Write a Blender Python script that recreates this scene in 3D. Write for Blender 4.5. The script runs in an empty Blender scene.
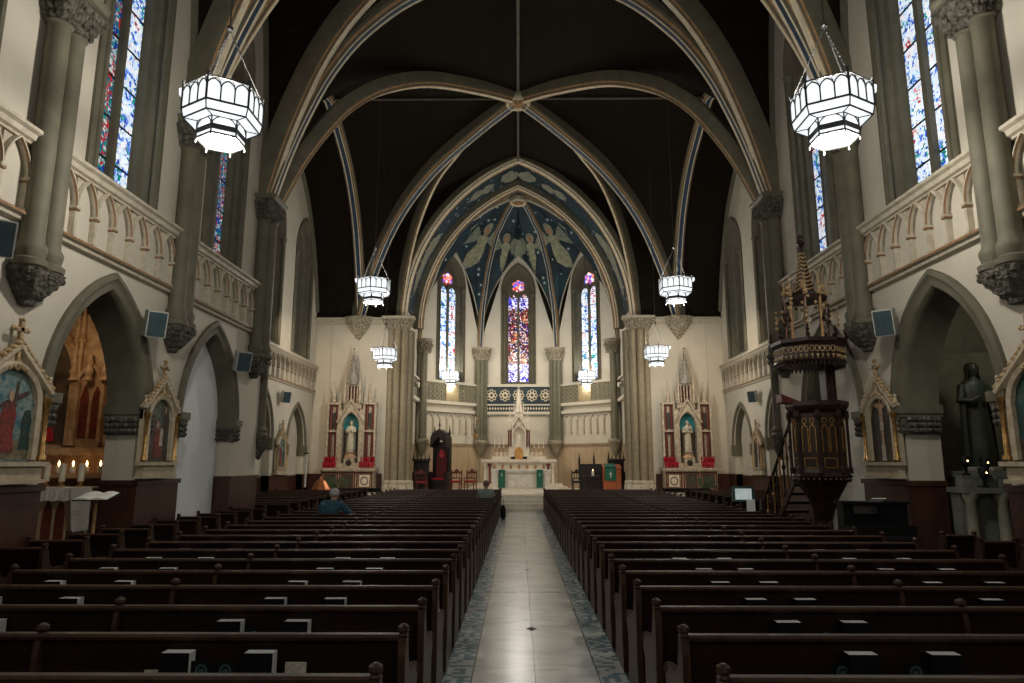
import bpy, bmesh, math, random
from mathutils import Vector
random.seed(7)
PI = math.pi
sc = bpy.context.scene
col = sc.collection

# ------------------------------------------------------------ camera, world, exposure
cam_d = bpy.data.cameras.new('camera'); cam = bpy.data.objects.new('camera', cam_d); col.objects.link(cam)
cam_d.sensor_fit = 'HORIZONTAL'; cam_d.sensor_width = 36.0; cam_d.lens = 24.0
cam_d.clip_start = 0.05; cam_d.clip_end = 300
cam.location = (0, 0, 2.0)
cam.rotation_euler = (PI/2 + math.radians(10.09), 0, math.radians(0.5455))
sc.camera = cam
w = bpy.data.worlds.new('world'); sc.world = w; w.use_nodes = True
w.node_tree.nodes['Background'].inputs[0].default_value = (0.82, 0.84, 0.76, 1)
w.node_tree.nodes['Background'].inputs[1].default_value = 0.16
sc.view_settings.view_transform = 'Standard'
sc.view_settings.look = 'None'
sc.view_settings.exposure = 0.0
sc.view_settings.gamma = 1.0
sc.view_settings.use_curve_mapping = False
LAMP = 430.0          # watts of one chandelier
GLOW = 0.95           # brightness of its glass

def lamp(kind, name, loc, power, color, size=0.3, target=None, spot=None):
    d = bpy.data.lights.new(name, kind); d.energy = power; d.color = color
    if kind == 'POINT': d.shadow_soft_size = size
    if kind == 'AREA': d.size = size
    if kind == 'SPOT':
        d.spot_size = math.radians(spot or 90); d.spot_blend = 0.8; d.shadow_soft_size = size
    o = bpy.data.objects.new(name, d); col.objects.link(o); o.location = loc
    if target is not None:
        o.rotation_euler = (Vector(target) - Vector(loc)).to_track_quat('-Z', 'Y').to_euler()
    return o
WARM = (1.0, 0.80, 0.56)
# sanctuary floodlights fixed behind the chancel arch, near its springing
for s in (-1, 1):
    lamp('SPOT', 'sanctuary_floodlight', (s*4.6, 33.9, 8.2), 520, WARM, 0.25, (-s*1.5, 39.5, 3.0), 120)
    lamp('SPOT', 'side_altar_fill', (s*9.3, 26.5, 8.6), 620, WARM, 0.25, (s*7.2, 33, 4.0), 85)  # added fill that warms the end wall, no fixture there
lamp('POINT', 'apse_fill', (0, 35.9, 8.4), 300, (1.0, 0.93, 0.82), 0.3)  # added fill hanging free in the apse to brighten its vault
lamp('POINT', 'left_chapel_lamp', (-8.5, 12.6, 4.3), 22, (1.0, 0.72, 0.42), 0.2)
lamp('POINT', 'right_chapel_lamp', (8.7, 11.6, 4.6), 26, (1.0, 0.95, 0.75), 0.2)

# ------------------------------------------------------------ materials
def mat(name, c, rough=0.6, metal=0.0, c2=None, scale=6.0, bump=0.0, bscale=20.0, emit=0.0, spec=0.5, stretch=None, coat=0.0, alpha=None):
    m = bpy.data.materials.new(name); m.use_nodes = True
    nt = m.node_tree; b = nt.nodes['Principled BSDF']
    b.inputs['Base Color'].default_value = (*c, 1); b.inputs['Roughness'].default_value = rough
    b.inputs['Metallic'].default_value = metal; b.inputs['Specular IOR Level'].default_value = spec
    b.inputs['Coat Weight'].default_value = coat
    tc = nt.nodes.new('ShaderNodeTexCoord')
    vec = tc.outputs['Object']
    if stretch:
        mp = nt.nodes.new('ShaderNodeMapping'); mp.inputs['Scale'].default_value = stretch
        nt.links.new(vec, mp.inputs[0]); vec = mp.outputs[0]
    if c2 is None: c2 = tuple(min(1, x*0.82) for x in c)
    n = nt.nodes.new('ShaderNodeTexNoise'); n.inputs['Scale'].default_value = scale; n.inputs['Detail'].default_value = 5
    r = nt.nodes.new('ShaderNodeValToRGB'); r.color_ramp.elements[0].color = (*c, 1); r.color_ramp.elements[1].color = (*c2, 1)
    r.color_ramp.elements[0].position = 0.38; r.color_ramp.elements[1].position = 0.62
    nt.links.new(vec, n.inputs['Vector']); nt.links.new(n.outputs['Fac'], r.inputs[0]); nt.links.new(r.outputs[0], b.inputs['Base Color'])
    if bump:
        n2 = nt.nodes.new('ShaderNodeTexNoise'); n2.inputs['Scale'].default_value = bscale; n2.inputs['Detail'].default_value = 3
        bp = nt.nodes.new('ShaderNodeBump'); bp.inputs['Strength'].default_value = bump; bp.inputs['Distance'].default_value = 0.05
        nt.links.new(vec, n2.inputs['Vector']); nt.links.new(n2.outputs['Fac'], bp.inputs['Height']); nt.links.new(bp.outputs[0], b.inputs['Normal'])
    if emit:
        b.inputs['Emission Strength'].default_value = emit; nt.links.new(r.outputs[0], b.inputs['Emission Color'])
    if alpha is not None: b.inputs['Alpha'].default_value = alpha
    return m

def glass_mat(name, palette, strength, scale=7.0, CW=0.55):
    """stained glass lit from outside by daylight"""
    m = bpy.data.materials.new(name); m.use_nodes = True
    nt = m.node_tree; b = nt.nodes['Principled BSDF']; b.inputs['Roughness'].default_value = 0.25
    tc = nt.nodes.new('ShaderNodeTexCoord')
    v = nt.nodes.new('ShaderNodeTexVoronoi'); v.inputs['Scale'].default_value = scale
    e = nt.nodes.new('ShaderNodeTexVoronoi'); e.feature = 'DISTANCE_TO_EDGE'; e.inputs['Scale'].default_value = scale
    big = nt.nodes.new('ShaderNodeTexNoise'); big.inputs['Scale'].default_value = 2.2; big.inputs['Detail'].default_value = 2
    nt.links.new(tc.outputs['Object'], v.inputs['Vector']); nt.links.new(tc.outputs['Object'], e.inputs['Vector']); nt.links.new(tc.outputs['Object'], big.inputs['Vector'])
    sep = nt.nodes.new('ShaderNodeSeparateColor'); nt.links.new(v.outputs['Color'], sep.inputs[0])
    add = nt.nodes.new('ShaderNodeMath'); add.operation = 'MULTIPLY_ADD'; add.inputs[1].default_value = CW
    nt.links.new(sep.outputs[0], add.inputs[0])
    mu = nt.nodes.new('ShaderNodeMath'); mu.operation = 'MULTIPLY_ADD'; mu.inputs[1].default_value = 1.5; mu.inputs[2].default_value = -0.25-CW/2
    nt.links.new(big.outputs['Fac'], mu.inputs[0]); nt.links.new(mu.outputs[0], add.inputs[2])
    r = nt.nodes.new('ShaderNodeValToRGB'); r.color_ramp.interpolation = 'CONSTANT'
    while len(r.color_ramp.elements) < len(palette): r.color_ramp.elements.new(0.5)
    for i, c in enumerate(palette):
        r.color_ramp.elements[i].position = i/len(palette); r.color_ramp.elements[i].color = (*c, 1)
    nt.links.new(add.outputs[0], r.inputs[0])
    th = nt.nodes.new('ShaderNodeMath'); th.operation = 'GREATER_THAN'; th.inputs[1].default_value = 0.06
    nt.links.new(e.outputs['Distance'], th.inputs[0])
    mx = nt.nodes.new('ShaderNodeMath'); mx.operation = 'MULTIPLY'; mx.inputs[1].default_value = strength
    nt.links.new(th.outputs[0], mx.inputs[0])
    nt.links.new(r.outputs[0], b.inputs['Base Color']); nt.links.new(r.outputs[0], b.inputs['Emission Color']); nt.links.new(mx.outputs[0], b.inputs['Emission Strength'])
    return m

PLASTER = mat('plaster_cream', (0.56, 0.52, 0.43), 0.85, c2=(0.52, 0.48, 0.40), scale=1.3)
PLASTER2 = mat('plaster_apse', (0.66, 0.63, 0.55), 0.8, c2=(0.62, 0.59, 0.51), scale=1.5)
STONE = mat('olive_stone', (0.125, 0.116, 0.078), 0.7, c2=(0.10, 0.092, 0.062), scale=3)
CARVED = mat('carved_stone', (0.12, 0.112, 0.088), 0.8, c2=(0.05, 0.046, 0.034), scale=11, bump=1.0, bscale=16)
CARVEDL = mat('carved_pale_stone', (0.42, 0.37, 0.27), 0.8, c2=(0.17, 0.15, 0.105), scale=12, bump=1.0, bscale=18)
TRIM = mat('cream_moulding', (0.50, 0.455, 0.36), 0.7, c2=(0.40, 0.35, 0.27), scale=8)
TAN = mat('tan_band', (0.46, 0.27, 0.12), 0.6, c2=(0.34, 0.19, 0.08), scale=6)
CREAMB = mat('cream_band', (0.82, 0.73, 0.55), 0.6)
NAVY = mat('navy_band', (0.010, 0.030, 0.075), 0.5, c2=(0.014, 0.05, 0.10), scale=9)
CEIL = mat('dark_timber_vault', (0.0140, 0.0105, 0.0062), 0.85, c2=(0.0085, 0.0064, 0.0038), scale=4, stretch=(0.5, 7, 0.5), spec=0.08)
WAINS = mat('red_brown_panelling', (0.060, 0.019, 0.010), 0.45, c2=(0.040, 0.012, 0.007), scale=9, stretch=(2, 2, 0.15))
PEW = mat('dark_pew_wood', (0.015, 0.0070, 0.0038), 0.5, c2=(0.011, 0.005, 0.003), scale=6, stretch=(0.4, 4, 4), spec=0.15)
PEWEND = mat('pew_end_wood', (0.046, 0.021, 0.010), 0.5, c2=(0.026, 0.011, 0.006), scale=7, stretch=(4, 4, 0.5), spec=0.25)
DARKFLOOR = mat('dark_floor', (0.018, 0.012, 0.008), 0.5)
MARBLE = mat('white_marble', (0.70, 0.66, 0.57), 0.35, c2=(0.60, 0.55, 0.47), scale=4)
BEIGE = mat('beige_marble_wall', (0.56, 0.45, 0.31), 0.22, c2=(0.47, 0.36, 0.24), scale=2, stretch=(1, 1, 0.4))
REDM = mat('red_marble', (0.17, 0.035, 0.022), 0.4, c2=(0.09, 0.02, 0.014), scale=12)
GREYM = mat('grey_stone_altar', (0.34, 0.31, 0.26), 0.5, c2=(0.22, 0.20, 0.17), scale=10)
GOLD = mat('gilding', (0.55, 0.34, 0.12), 0.35, 0.8, c2=(0.35, 0.20, 0.07), scale=14)
GILTW = mat('gilt_plaster', (0.50, 0.37, 0.20), 0.5, 0.1, c2=(0.30, 0.19, 0.085), scale=16, bump=0.6, bscale=25)
FRAMEC = mat('station_frame_cream', (0.52, 0.45, 0.33), 0.6, c2=(0.42, 0.34, 0.23), scale=9)
DARKW = mat('carved_dark_oak', (0.028, 0.011, 0.006), 0.42, c2=(0.015, 0.006, 0.004), scale=10)
BLACKW = mat('blackened_oak', (0.010, 0.006, 0.005), 0.5)
REDW = mat('red_mahogany', (0.115, 0.016, 0.010), 0.4, c2=(0.07, 0.010, 0.007), scale=8)
ORANGEW = mat('orange_oak', (0.42, 0.105, 0.030), 0.4, c2=(0.34, 0.08, 0.022), scale=7, stretch=(4, 4, 0.6))
REDCLOTH = mat('red_cloth', (0.42, 0.012, 0.02), 0.8)
GREENCLOTH = mat('green_cloth', (0.006, 0.125, 0.075), 0.7)
WHITECLOTH = mat('white_linen', (0.74, 0.74, 0.70), 0.85, bump=0.25, bscale=8)
WAX = mat('white_wax', (0.80, 0.76, 0.66), 0.5)
FLAME = mat('candle_flame', (1.0, 0.62, 0.25), 0.5, c2=(1.0, 0.55, 0.2), emit=9)
REDGLASS = mat('red_votive_glass', (0.34, 0.004, 0.014), 0.2, c2=(0.22, 0.003, 0.010), emit=0.10)
BLACK = mat('black_metal', (0.006, 0.006, 0.006), 0.5, spec=0.2)
IRON = mat('chandelier_frame', (0.045, 0.045, 0.045), 0.5, 0.3)
LAMPGLASS = mat('milk_glass_lit', (0.93, 0.98, 1.0), 0.3, c2=(0.90, 0.96, 1.0), emit=GLOW)
BROWNEDGE = mat('brown_gilt_edge', (0.24, 0.13, 0.06), 0.6)
SPKW = mat('speaker_casing', (0.50, 0.50, 0.46), 0.6)
SPKG = mat('speaker_grille', (0.055, 0.085, 0.095), 0.8, spec=0.1)
COPPER = mat('polished_copper', (0.60, 0.24, 0.11), 0.28, 0.9, c2=(0.45, 0.16, 0.07), scale=5)
PAGE = mat('book_pages', (0.92, 0.94, 0.92), 0.8, c2=(0.86, 0.88, 0.86))
COVER = mat('book_cover', (0.003, 0.0035, 0.006), 0.5, spec=0.2)
CARD = mat('paper_card', (0.62, 0.60, 0.52), 0.8, c2=(0.46, 0.42, 0.33), scale=40)
TEAL = mat('teal_ink', (0.03, 0.07, 0.075), 0.6)
SKIN = mat('skin', (0.42, 0.24, 0.17), 0.6)
HAIRG = mat('grey_hair', (0.50, 0.50, 0.49), 0.7, c2=(0.28, 0.28, 0.27), scale=30, bump=0.5, bscale=60)
HAIRB = mat('brown_grey_hair', (0.20, 0.15, 0.11), 0.7, c2=(0.10, 0.08, 0.06), scale=30, bump=0.5, bscale=60)
BLUEJ = mat('blue_jacket', (0.015, 0.065, 0.10), 0.8, bump=0.3, bscale=10)
SAGE = mat('sage_top', (0.22, 0.27, 0.24), 0.85, c2=(0.15, 0.19, 0.17), scale=30)
STATW = mat('statue_ivory', (0.62, 0.56, 0.44), 0.5, c2=(0.45, 0.40, 0.30), scale=8)
STATB = mat('statue_brown', (0.22, 0.12, 0.06), 0.5)
STATG = mat('statue_green', (0.022, 0.042, 0.026), 0.5, c2=(0.030, 0.022, 0.014), scale=6)
TURQ = mat('turquoise_niche', (0.02, 0.26, 0.27), 0.6, c2=(0.015, 0.18, 0.20), scale=6)
SCREEN = mat('monitor_screen', (0.62, 0.72, 0.70), 0.4, c2=(0.52, 0.62, 0.62), emit=0.45)
SCREENF = mat('monitor_frame', (0.10, 0.20, 0.22), 0.5)
PINKW = mat('rosy_carved_stone', (0.50, 0.33, 0.20), 0.6, c2=(0.34, 0.20, 0.11), scale=6)
GREYSTN = mat('grey_altar_stone', (0.20, 0.21, 0.18), 0.6, c2=(0.15, 0.155, 0.13), scale=5)
LEAF = mat('leaf', (0.03, 0.07, 0.025), 0.6)
PURPLE = mat('night_blue_lattice', (0.008, 0.030, 0.045), 0.5)
OLIVEP = mat('olive_panel', (0.16, 0.15, 0.10), 0.6)

# blue painted vault with small stars
m = bpy.data.materials.new('blue_painted_vault'); m.use_nodes = True
nt = m.node_tree; b = nt.nodes['Principled BSDF']; b.inputs['Roughness'].default_value = 0.7
tc = nt.nodes.new('ShaderNodeTexCoord'); v = nt.nodes.new('ShaderNodeTexVoronoi'); v.inputs['Scale'].default_value = 2.1; v.inputs['Randomness'].default_value = 0.6
n = nt.nodes.new('ShaderNodeTexNoise'); n.inputs['Scale'].default_value = 1.1; n.inputs['Detail'].default_value = 6
r = nt.nodes.new('ShaderNodeValToRGB'); r.color_ramp.elements[0].color = (0.003, 0.012, 0.022, 1); r.color_ramp.elements[1].color = (0.010, 0.042, 0.062, 1)
r.color_ramp.elements[0].position = 0.35; r.color_ramp.elements[1].position = 0.66
lt = nt.nodes.new('ShaderNodeMath'); lt.operation = 'LESS_THAN'; lt.inputs[1].default_value = 0.17
mx = nt.nodes.new('ShaderNodeMixRGB'); mx.inputs[2].default_value = (0.34, 0.42, 0.44, 1)
nt.links.new(tc.outputs['Object'], v.inputs['Vector']); nt.links.new(tc.outputs['Object'], n.inputs['Vector'])
nt.links.new(v.outputs['Distance'], lt.inputs[0]); nt.links.new(n.outputs['Fac'], r.inputs[0])
nt.links.new(r.outputs[0], mx.inputs[1]); nt.links.new(lt.outputs[0], mx.inputs[0]); nt.links.new(mx.outputs[0], b.inputs['Base Color'])
BLUEV = m

# marble aisle: veined centre slabs, seam, bay lines, blue-green mosaic borders (object space metres)
m = bpy.data.materials.new('aisle_marble'); m.use_nodes = True
nt = m.node_tree; b = nt.nodes['Principled BSDF']; b.inputs['Roughness'].default_value = 0.24
tc = nt.nodes.new('ShaderNodeTexCoord'); sx = nt.nodes.new('ShaderNodeSeparateXYZ'); nt.links.new(tc.outputs['Object'], sx.inputs[0])
def M_(op, a, b2=None, c=None):
    q = nt.nodes.new('ShaderNodeMath'); q.operation = op
    for i, z in enumerate((a, b2, c)):
        if z is None: continue
        if isinstance(z, (int, float)): q.inputs[i].default_value = z
        else: nt.links.new(z, q.inputs[i])
    return q.outputs[0]
ax = M_('ABSOLUTE', sx.outputs[0])
mp = nt.nodes.new('ShaderNodeMapping'); mp.inputs['Scale'].default_value = (0.9, 2.2, 1); nt.links.new(tc.outputs['Object'], mp.inputs[0])
n = nt.nodes.new('ShaderNodeTexNoise'); n.inputs['Scale'].default_value = 1.6; n.inputs['Detail'].default_value = 8; n.inputs['Distortion'].default_value = 1.2
nt.links.new(mp.outputs[0], n.inputs['Vector'])
r = nt.nodes.new('ShaderNodeValToRGB'); r.color_ramp.elements[0].color = (0.42, 0.43, 0.395, 1); r.color_ramp.elements[1].color = (0.60, 0.605, 0.57, 1)
r.color_ramp.elements[0].position = 0.36; r.color_ramp.elements[1].position = 0.58; nt.links.new(n.outputs['Fac'], r.inputs[0])
vo = nt.nodes.new('ShaderNodeTexVoronoi'); vo.inputs['Scale'].default_value = 17; vo.inputs['Randomness'].default_value = 0.25; nt.links.new(tc.outputs['Object'], vo.inputs['Vector'])
r2 = nt.nodes.new('ShaderNodeValToRGB'); r2.color_ramp.interpolation = 'CONSTANT'
r2.color_ramp.elements[0].color = (0.13, 0.22, 0.26, 1); r2.color_ramp.elements[1].color = (0.46, 0.50, 0.48, 1); r2.color_ramp.elements[1].position = 0.5
nt.links.new(vo.outputs['Color'], r2.inputs[0])
bord = M_('GREATER_THAN', ax, 0.60)
seam = M_('LESS_THAN', ax, 0.006)
fy = M_('FRACT', M_('MULTIPLY', M_('ADD', sx.outputs[1], -11.15+46.0), 1/4.6))
bay = M_('LESS_THAN', fy, 0.018)
edge = M_('LESS_THAN', M_('ABSOLUTE', M_('SUBTRACT', ax, 0.60)), 0.008)
def mixc(f, a, c):
    q = nt.nodes.new('ShaderNodeMixRGB'); nt.links.new(f, q.inputs[0])
    nt.links.new(a, q.inputs[1]) if not isinstance(a, tuple) else None
    if isinstance(c, tuple): q.inputs[2].default_value = (*c, 1)
    else: nt.links.new(c, q.inputs[2])
    return q.outputs[0]
o1 = mixc(M_('MAXIMUM', bord, bay), r.outputs[0], r2.outputs[0])
o1 = mixc(M_('MAXIMUM', seam, edge), o1, (0.10, 0.10, 0.09))
nt.links.new(o1, b.inputs['Base Color'])
AISLE = m

WHITEP = [(0.0, 0.20, 0.16), (0.05, 0.35, 0.30), (0.02, 0.06, 0.40), (0.10, 0.22, 0.75), (0.45, 0.65, 1.0), (0.75, 0.86, 1.0), (0.90, 0.95, 1.0), (0.80, 0.92, 0.95), (0.55, 0.70, 0.95), (0.95, 0.85, 0.85), (0.65, 0.25, 0.30), (0.42, 0.03, 0.04)]
DIMP = [(0.0, 0.16, 0.16), (0.30, 0.42, 0.50), (0.01, 0.03, 0.28), (0.02, 0.22, 0.20), (0.35, 0.02, 0.03), (0.45, 0.50, 0.50), (0.0, 0.10, 0.20), (0.40, 0.10, 0.12)]
FIGP = [(0.10, 0.01, 0.012), (0.55, 0.40, 0.40), (0.02, 0.03, 0.22), (0.04, 0.012, 0.012), (0.75, 0.62, 0.58), (0.28, 0.02, 0.03), (0.02, 0.015, 0.03), (0.55, 0.28, 0.12)]
BLUEP = [(0.08, 0.08, 0.7), (0.75, 0.75, 1.0), (0.03, 0.02, 0.4), (0.9, 0.85, 1.0), (0.3, 0.3, 0.9)]
ROSEP = [(0.95, 0.85, 0.9), (0.7, 0.05, 0.06), (0.1, 0.12, 0.7), (0.9, 0.25, 0.15), (0.9, 0.9, 1.0)]
G_WHITE = glass_mat('stained_glass_bright', WHITEP, 1.3, 11)
G_NEAR = glass_mat('stained_glass_nave', WHITEP, 0.95, 17)
G_DIM = glass_mat('stained_glass_green', DIMP, 0.75, 17)
G_FIG = glass_mat('stained_glass_figures', FIGP, 1.1, 9)
G_BLUE = glass_mat('stained_glass_blue', BLUEP, 1.3, 9)
G_ROSE = glass_mat('stained_glass_rose', ROSEP, 1.5, 7)

# ------------------------------------------------------------ mesh builder
class MB:
    def __init__(s): s.v = []; s.f = []; s.mi = []
    def add(s, vs, fs, mi=0):
        o = len(s.v); s.v += [tuple(p) for p in vs]
        for k, f in enumerate(fs):
            s.f.append([i+o for i in f]); s.mi.append(mi[k] if isinstance(mi, list) else mi)
        return s
    def box(s, x0, y0, z0, x1, y1, z1, mi=0):
        return s.add([(x0,y0,z0),(x1,y0,z0),(x1,y1,z0),(x0,y1,z0),(x0,y0,z1),(x1,y0,z1),(x1,y1,z1),(x0,y1,z1)],
                     [(0,3,2,1),(4,5,6,7),(0,1,5,4),(1,2,6,5),(2,3,7,6),(3,0,4,7)], mi)
    def hexa(s, p, mi=0):
        return s.add(p, [(0,3,2,1),(4,5,6,7),(0,1,5,4),(1,2,6,5),(2,3,7,6),(3,0,4,7)], mi)
    def loft(s, rings, caps=True, closed=True, mi=0):
        n = len(rings[0]); fs = []
        for i in range(len(rings)-1):
            for j in range(n if closed else n-1):
                a = i*n+j; b = i*n+(j+1) % n
                fs.append((a, b, b+n, a+n))
        if caps and closed:
            fs.append(tuple(range(n))[::-1]); fs.append(tuple((len(rings)-1)*n+j for j in range(n)))
        return s.add([p for r in rings for p in r], fs, mi)
    def lathe(s, prof, c=(0,0,0), n=12, a0=0.0, sx=1, sy=1, mi=0, arc=None, bump=0.0):
        rings = []
        for r, z in prof:
            rr = []
            for j in range(n):
                a = a0 + 2*PI*j/n if arc is None else arc[0] + (arc[1]-arc[0])*j/(n-1)
                q = r*(1 + (random.uniform(-bump, bump) if bump else 0))
                rr.append((c[0]+q*math.cos(a)*sx, c[1]+q*math.sin(a)*sy, c[2]+z))
            rings.append(rr)
        return s.loft(rings, arc is None, arc is None, mi)
    def tube(s, path, r, n=6, mi=0, caps=True):
        P = [Vector(p) for p in path]; R = r if isinstance(r, (list, tuple)) else [r]*len(P)
        rings = []; up = None
        for i, p in enumerate(P):
            t = (P[min(i+1, len(P)-1)]-P[max(i-1, 0)]).normalized()
            if up is None:
                up = Vector((0,0,1)) if abs(t.z) < 0.9 else Vector((1,0,0))
            sd = t.cross(up).normalized(); u2 = sd.cross(t).normalized(); up = u2
            rings.append([tuple(p+sd*R[i]*math.cos(2*PI*j/n)+u2*R[i]*math.sin(2*PI*j/n)) for j in range(n)])
        return s.loft(rings, caps, True, mi)
    def ball(s, c, r, n=8, sz=1.0, mi=0, sx=1, sy=1):
        m_ = max(4, n//2+1)
        return s.lathe([(r*math.sin(PI*i/m_)+1e-4, -r*sz*math.cos(PI*i/m_)) for i in range(m_+1)], c, n, mi=mi, sx=sx, sy=sy)
    def build(s, name, mats, parent=None, smooth=False, kind=None, label=None):
        me = bpy.data.meshes.new(name)
        me.from_pydata(s.v, [], s.f)
        if not isinstance(mats, (list, tuple)): mats = [mats]
        for q in mats: me.materials.append(q)
        if len(mats) > 1: me.polygons.foreach_set('material_index', s.mi)
        bm = bmesh.new(); bm.from_mesh(me); bmesh.ops.recalc_face_normals(bm, faces=bm.faces); bm.to_mesh(me); bm.free()
        if smooth:
            me.polygons.foreach_set('use_smooth', [True]*len(me.polygons))
            try: me.set_sharp_from_angle(angle=math.radians(40))
            except Exception: pass
        me.update()
        o = bpy.data.objects.new(name, me); col.objects.link(o)
        if parent is not None: o.parent = parent
        if kind: o['kind'] = kind
        if label: o['label'] = label
        return o

def thing(name, label, cat, loc=(0,0,0), rz=0.0, group=None):
    o = bpy.data.objects.new(name, None); o.empty_display_size = 0.1; col.objects.link(o)
    o.location = loc; o.rotation_euler = (0, 0, rz); o['label'] = label; o['category'] = cat
    if group: o['group'] = group
    return o
def tag(o, label, cat, group=None):
    o['label'] = label; o['category'] = cat
    if group: o['group'] = group
    return o
def children(o): return [c for c in bpy.data.objects if c.parent == o]
def dup(root, loc, rz=None, label=None, group=None, kids=None):
    r_ = root.copy(); col.objects.link(r_); r_.location = loc
    if rz is not None: r_.rotation_euler = (0, 0, rz)
    if label: r_['label'] = label
    if group: r_['group'] = group
    def rec(o, p):
        for ch in (kids[o] if kids and o in kids else children(o)):
            c = ch.copy(); col.objects.link(c); c.parent = p; rec(ch, c)
    rec(root, r_)
    return r_
def struct(o, label=None):
    o['kind'] = 'structure'
    if label: o['label'] = label
    return o
ORD = ['first','second','third','fourth','fifth','sixth','seventh','eighth','ninth','tenth','eleventh','twelfth','thirteenth','fourteenth','fifteenth','sixteenth','seventeenth','eighteenth','nineteenth','twentieth']
ORD += ['twenty-'+q for q in ORD[:9]] + ['thirtieth', 'thirty-first', 'thirty-second']

# ------------------------------------------------------------ wall frames, arches
class Fr:
    def __init__(s, o, sd, nd): s.o = Vector((o[0], o[1], 0)); s.s = Vector((sd[0], sd[1], 0)).normalized(); s.n = Vector((nd[0], nd[1], 0)).normalized()
    def __call__(s, a, z, d=0.0): return tuple(s.o + s.s*a + s.n*d + Vector((0, 0, z)))
def az(x, c, a, zs, rise):
    R = (a*a+rise*rise)/(2*a); t = abs(x-c)
    return zs + math.sqrt(max(0.0, R*R-(t+R-a)**2))
def arch_pts(c, a, zs, rise, n=9, zb=None):
    p = []
    if zb is not None: p.append((c-a, zb))
    xs = [c-a*math.cos(PI*0.5*i/n) for i in range(n+1)]
    p += [(x, az(x, c, a, zs, rise)) for x in xs]
    p += [(2*c-x, z) for x, z in p[::-1] if x < c-1e-6]
    return p
def slab(mb, F, s0, s1, l0, l1, h0, h1, t, mi=0):
    mb.hexa([F(s0,l0,0),F(s1,l1,0),F(s1,l1,-t),F(s0,l0,-t),F(s0,h0,0),F(s1,h1,0),F(s1,h1,-t),F(s0,h0,-t)], mi)
def band(mb, F, s0, s1, z0, z1, t, ops=(), mi=0, top=None):
    """a course of wall with pointed openings; an opening is (centre, half width, bottom, springing, rise)"""
    T = top or (lambda s: z1)
    cur = s0
    for (c, a, zb, zs, rise) in sorted(ops):
        if c-a > cur: slab(mb, F, cur, c-a, z0, z0, T(cur), T(c-a), t, mi)
        if zb > z0+1e-6: slab(mb, F, c-a, c+a, z0, z0, zb, zb, t, mi)
        xs = [c-a*math.cos(PI*i/20) for i in range(21)]
        for i in range(20):
            slab(mb, F, xs[i], xs[i+1], az(xs[i],c,a,zs,rise), az(xs[i+1],c,a,zs,rise), T(xs[i]), T(xs[i+1]), t, mi)
        cur = c+a
    if s1 > cur: slab(mb, F, cur, s1, z0, z0, T(cur), T(s1), t, mi)
def fsweep(mb, F, path, prof, mis=0, caps=False):
    """profile points (n = outward in the wall plane, d = towards the room) swept along a path of (s, z)"""
    n = len(path); rings = []
    for i, (x, z) in enumerate(path):
        def nrm(a, b):
            dx, dz = b[0]-a[0], b[1]-a[1]; L = math.hypot(dx, dz) or 1; return (-dz/L, dx/L)
        if i == 0: N = nrm(path[0], path[1]); k = 1
        elif i == n-1: N = nrm(path[-2], path[-1]); k = 1
        else:
            a, b2 = nrm(path[i-1], path[i]), nrm(path[i], path[i+1])
            N = (a[0]+b2[0], a[1]+b2[1]); L = math.hypot(*N) or 1; N = (N[0]/L, N[1]/L)
            k = 1/max(0.5, N[0]*a[0]+N[1]*a[1])
        rings.append([F(x+N[0]*p*k, z+N[1]*p*k, d) for p, d in prof])
    m_ = len(prof); fs = []; mi = []
    for i in range(n-1):
        for j in range(m_-1):
            fs.append((i*m_+j, i*m_+j+1, (i+1)*m_+j+1, (i+1)*m_+j)); mi.append(mis[j] if isinstance(mis, list) else mis)
    if caps:
        fs.append(tuple(range(m_))); fs.append(tuple((n-1)*m_+j for j in range(m_))); mi += [0, 0]
    mb.add([p for r_ in rings for p in r_], fs, mi)
def fpoly(mb, F, pts, d, th=0.0, mi=0):
    n = len(pts)
    if th == 0: mb.add([F(x, z, d) for x, z in pts], [tuple(range(n))], mi); return
    mb.add([F(x, z, d) for x, z in pts]+[F(x, z, d-th) for x, z in pts],
           [tuple(range(n)), tuple(range(n, 2*n))[::-1]]+[(i, (i+1) % n, (i+1) % n+n, i+n) for i in range(n)], mi)
def fbox(mb, F, s0, s1, z0, z1, d0, d1, mi=0):
    mb.hexa([F(s0,z0,d0),F(s1,z0,d0),F(s1,z0,d1),F(s0,z0,d1),F(s0,z1,d0),F(s1,z1,d0),F(s1,z1,d1),F(s0,z1,d1)], mi)

def tab(T, t):
    for i in range(len(T)-1):
        if T[i][0] <= t <= T[i+1][0]:
            u = (t-T[i][0])/(T[i+1][0]-T[i][0])
            return T[i][1]+(T[i+1][1]-T[i][1])*u
    return T[-1][1]
def smooth_tab(T, n=60):
    """Catmull-Rom resampling of a monotone table"""
    out = []
    for k in range(n+1):
        t = k/n
        i = max(j for j in range(len(T)-1) if T[j][0] <= t+1e-9) if t < 1 else len(T)-2
        x0, y0 = T[i]; x1, y1 = T[i+1]
        def sl(j):
            j0, j1 = max(0, j-1), min(len(T)-1, j+1); return (T[j1][1]-T[j0][1])/(T[j1][0]-T[j0][0])
        h = x1-x0; u = (t-x0)/h
        out.append((t, (2*u**3-3*u*u+1)*y0+(u**3-2*u*u+u)*h*sl(i)+(-2*u**3+3*u*u)*y1+(u**3-u*u)*h*sl(i+1)))
    return out
PR = smooth_tab([(0,16.40),(.1,16.20),(.2,15.96),(.4,15.38),(.5,14.98),(.6,14.42),(.7,13.70),(.8,12.65),(.88,11.45),(.94,10.35),(1.0,8.95)], 100)
def P(t): return tab(PR, min(1.0, abs(t)))

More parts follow.
